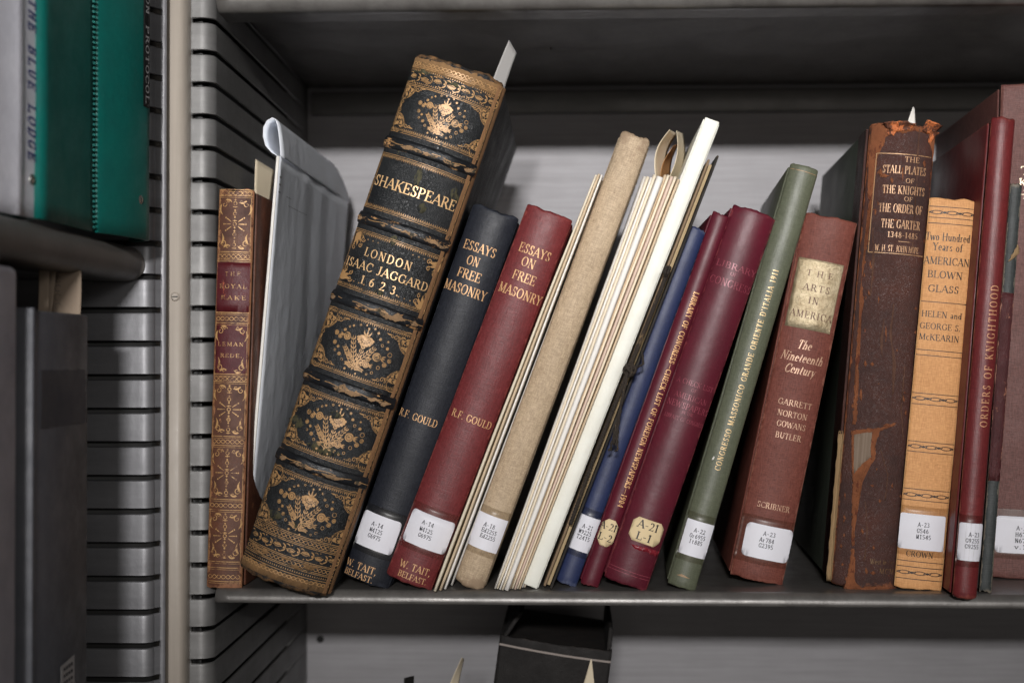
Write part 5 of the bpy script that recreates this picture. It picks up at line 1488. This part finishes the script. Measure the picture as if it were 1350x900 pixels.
# ---------------------------------------------------------------- orange cloth book
M['orange_cloth'] = cloth('orange_buff_cloth', (236, 172, 114), (212, 146, 92), (226, 186, 136), 0.006, 0.02, .65, .8, .25, .25, specks=(150, 100, 60))
b = Book('book', 'orange buff book with black printed title on American blown glass', (1226, 263), (1288, 268), (1241, 778), (1180, 771), M['orange_cloth'], phi=.30, depth=.17, yaw=.05, fray=.0014, capr=.0012)
dt = Decal()
for (s_, x0_, y0_, x1_, y1_, h) in (('Two Hundred', 1219.5, 311, 1279, 315, 10.5), ('Years of', 1230, 324.5, 1269, 327.5, 10.5), ('AMERICAN', 1217, 342.5, 1278, 347, 10), ('BLOWN', 1223, 361, 1269, 364, 9.5), ('GLASS', 1223.5, 379.7, 1264, 382.5, 9.5), ('HELEN and', 1215, 413, 1268, 417, 8.2), ('GEORGE S.', 1212.5, 429, 1266.5, 432.5, 8.2), ('McKEARIN', 1211.5, 443, 1264.5, 447.5, 8.2), ('CROWN', 1194.5, 728, 1230, 732.4, 7.6)):
    b.put(dt, s_, x0_, y0_, x1_, y1_, h, track=.07)
ua = b.Rr*b.phi
def full_rule(y_, w_=.9):
    z = b.uz(1232, y_)[1] if y_ < 500 else b.uz(1215, y_)[1]
    dt.line(-ua*.97, z, ua*.97, z, w_*b.px, .003)
def chain(y_):
    z = b.uz(1232 if y_ < 500 else 1218, y_)[1]; n = 3; w_ = 2*ua*.96/n
    for i in range(n):
        x = -ua*.96+(i+.5)*w_
        for s_ in (-1, 1):
            p = [(x-w_*.5+w_*t_/10, z+s_*.0010*math.sin(math.pi*t_/10)) for t_ in range(11)]
            dt.strip(p, [.00042]*11)
        for q_ in (-.42, -.3, .3, .42): dt.leaf(x+w_*q_-.0007, z-.0006, x+w_*q_+.0007, z+.0006, .0005)
    for i in range(1, n): dt.disc(-ua*.96+i*w_, z, .0007, 8)
for y_ in (272, 286.5, 294, 398, 462, 469, 518, 532.5, 582, 595.5, 645, 659.5, 740.5, 748, 764): full_rule(y_)
for y_ in (279.5, 525, 588.8, 653, 756): chain(y_)
b.lay('lettering', dt, M['black_ink'])
b.label_patch(((1186, 672), (1248, 683), (1241, 729), (1181, 718.7)), (('A-23', 1217.8, 691.5, 15), ('G546', 1216.4, 699.5, 15), ('M1545', 1217.5, 707.6, 19)), r=.0012)

# ---------------------------------------------------------------- red book of orders
M['orders_cloth'] = cloth('dark_red_cloth', (122, 44, 44), (94, 32, 38), (176, 104, 84), 0.008, 0.03, .45, .7, .4, .4)
b = Book('book', 'tall dark red book with gilt ORDERS OF KNIGHTHOOD up its rounded spine', (1309, 156), (1339, 159), (1289, 788), (1257, 780), M['orders_cloth'], phi=.95, depth=.21, yaw=.05, fray=.0018, capr=.0016)
vtext(b, 'ORDERS OF KNIGHTHOOD', 1297.5, 563, 1311, 376, 10.5, gold('orders_gilt', (196, 142, 104), .2, .45, (130, 64, 56), .60, 240), True, track=.28)
b.label_patch(((1266, 686.7), (1298, 691), (1294, 741), (1261.5, 735.6)), (('A-23', 1284.4, 704.6, 14), ('G9255', 1282.4, 712.6, 18), ('G9255', 1281.4, 720.2, 18)), r=.0012)

# ---------------------------------------------------------------- thin torn book behind it
M['teal_worn'] = cloth('worn_teal_cloth', (50, 56, 56), (40, 43, 40), (120, 110, 96), .02, .10, .6, 1.0, .5, specks=(120, 116, 104))
M['guelph_leather'] = leather('maroon_title_leather', (96, 36, 38), (70, 30, 32), (150, 106, 88), .01, .12, rough=.5, grain=1200, spots=(140, 92, 72), spot_t=.6, spot_scale=150)
b = Book('book', 'thin torn teal book with maroon title strip, squeezed right of the dark red book', (1334, 242), (1346, 244), (1309, 781), (1290, 777), M['teal_worn'], phi=.6, depth=.16, yaw=.05, fray=.003, capr=.0008)
ua = b.Rr*b.phi
z1 = b.uz(1330, 386)[1]; z0 = b.uz(1306, 633)[1]
b.lay_poly('title_panel', rough_poly([(-ua*.96, z0), (ua*.96, z0), (ua*.96, z1), (-ua*.96, z1)], .0006, .0015), M['guelph_leather'], .0002)
vtext(b, 'THE STATUTES OF THE ORDER OF THE GUELPHS', 1311, 622, 1329, 392, 8, gold('guelph_gilt', (188, 142, 112), .2, .45, (96, 50, 44), .56, 260), True, track=.12)
b.lay_poly('torn_flake', rough_poly([b.uz(*p) for p in ((1329, 345), (1340, 322), (1344, 325), (1342, 334), (1334, 342))], .0006, .001), M['web'], .0012, thick=.0004)

# ---------------------------------------------------------------- wide brown volume at the right edge
M['brown_cloth'] = cloth('brown_cloth', (112, 72, 66), (92, 56, 50), (140, 100, 90), .006, .015, .55, 1.2, .3, .3)
b = Book('book', 'wide brown cloth volume at the right edge behind the thin torn book', (1322, 115), (1440, 117), (1420, 764), (1303, 761), M['brown_cloth'], phi=.32, depth=.20, yaw=.05, fray=.0008, capr=.0014, board=.004)
dt = Decal()
for (s_, x_, y_, w_) in (('THE', 1370, 225, 47), ('KNIGHTS', 1379, 241, 68), ('HERALDS', 1381, 257, 76)):
    u, z = b.uz(x_, y_); add_text(dt, s_, u, z, 11*b.px, w_*b.px, track=.1)
b.lay('lettering', dt, gold('white_gilt', (232, 214, 180), .15, .42, (170, 140, 110), .7))
b.label_patch(((1313, 679), (1385, 682), (1383, 731), (1310, 727)), (('A-23', 1349, 696, 17), ('H672', 1348, 704.5, 18), ('N672', 1347.5, 712.5, 18), ('v.1', 1345, 720.5, 14)), r=.003)

# ---------------------------------------------------------------- dim things on the shelf below
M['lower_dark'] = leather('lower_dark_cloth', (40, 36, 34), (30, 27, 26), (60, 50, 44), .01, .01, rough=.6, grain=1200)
M['elastic'] = paper('elastic_band', (150, 140, 134), .7, .1)
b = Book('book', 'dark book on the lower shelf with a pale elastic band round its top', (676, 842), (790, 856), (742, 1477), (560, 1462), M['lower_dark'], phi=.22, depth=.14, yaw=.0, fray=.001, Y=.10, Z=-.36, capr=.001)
ua = b.Rr*b.phi
a_, c_ = b.uz(658, 852), b.uz(797, 867)
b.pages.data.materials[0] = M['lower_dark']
d = Decal(); d.line(-ua, (a_[1]+c_[1])/2+.0008, ua, (a_[1]+c_[1])/2-.0008, .0013, .003); b.lay('elastic_band', d, M['elastic'], .0006)
for sx, hh, lean in ((-1, .017, .007), (1, .015, -.0005)):
    bm = bmesh.new(); add_box(bm, *sorted((sx*b.T/2, sx*(b.T/2-.0032))), .004, .12, b.H-.004, b.H+hh, .0012)
    for v in bm.verts: v.co.x += lean*max(0, (v.co.z-b.H)/.012)
    bm_obj('board_corner', bm, M['lower_dark'], b.root)
sheet_px('bookmark', 'curled cream slip against the banded dark book on the lower shelf', 'bookmark', (779, 868), (780, 869), (793, 990), (760, 935), (.094, .094, .092, .094), M['cream_paper'], .002)
sheet_px('paper_slip', 'pointed cream paper corner on the lower shelf, left of the banded dark book', 'paper', (609, 866), (612, 868), (600, 1000), (566, 1000), (.12, .13, .12, .12), M['cream_paper'], .003)
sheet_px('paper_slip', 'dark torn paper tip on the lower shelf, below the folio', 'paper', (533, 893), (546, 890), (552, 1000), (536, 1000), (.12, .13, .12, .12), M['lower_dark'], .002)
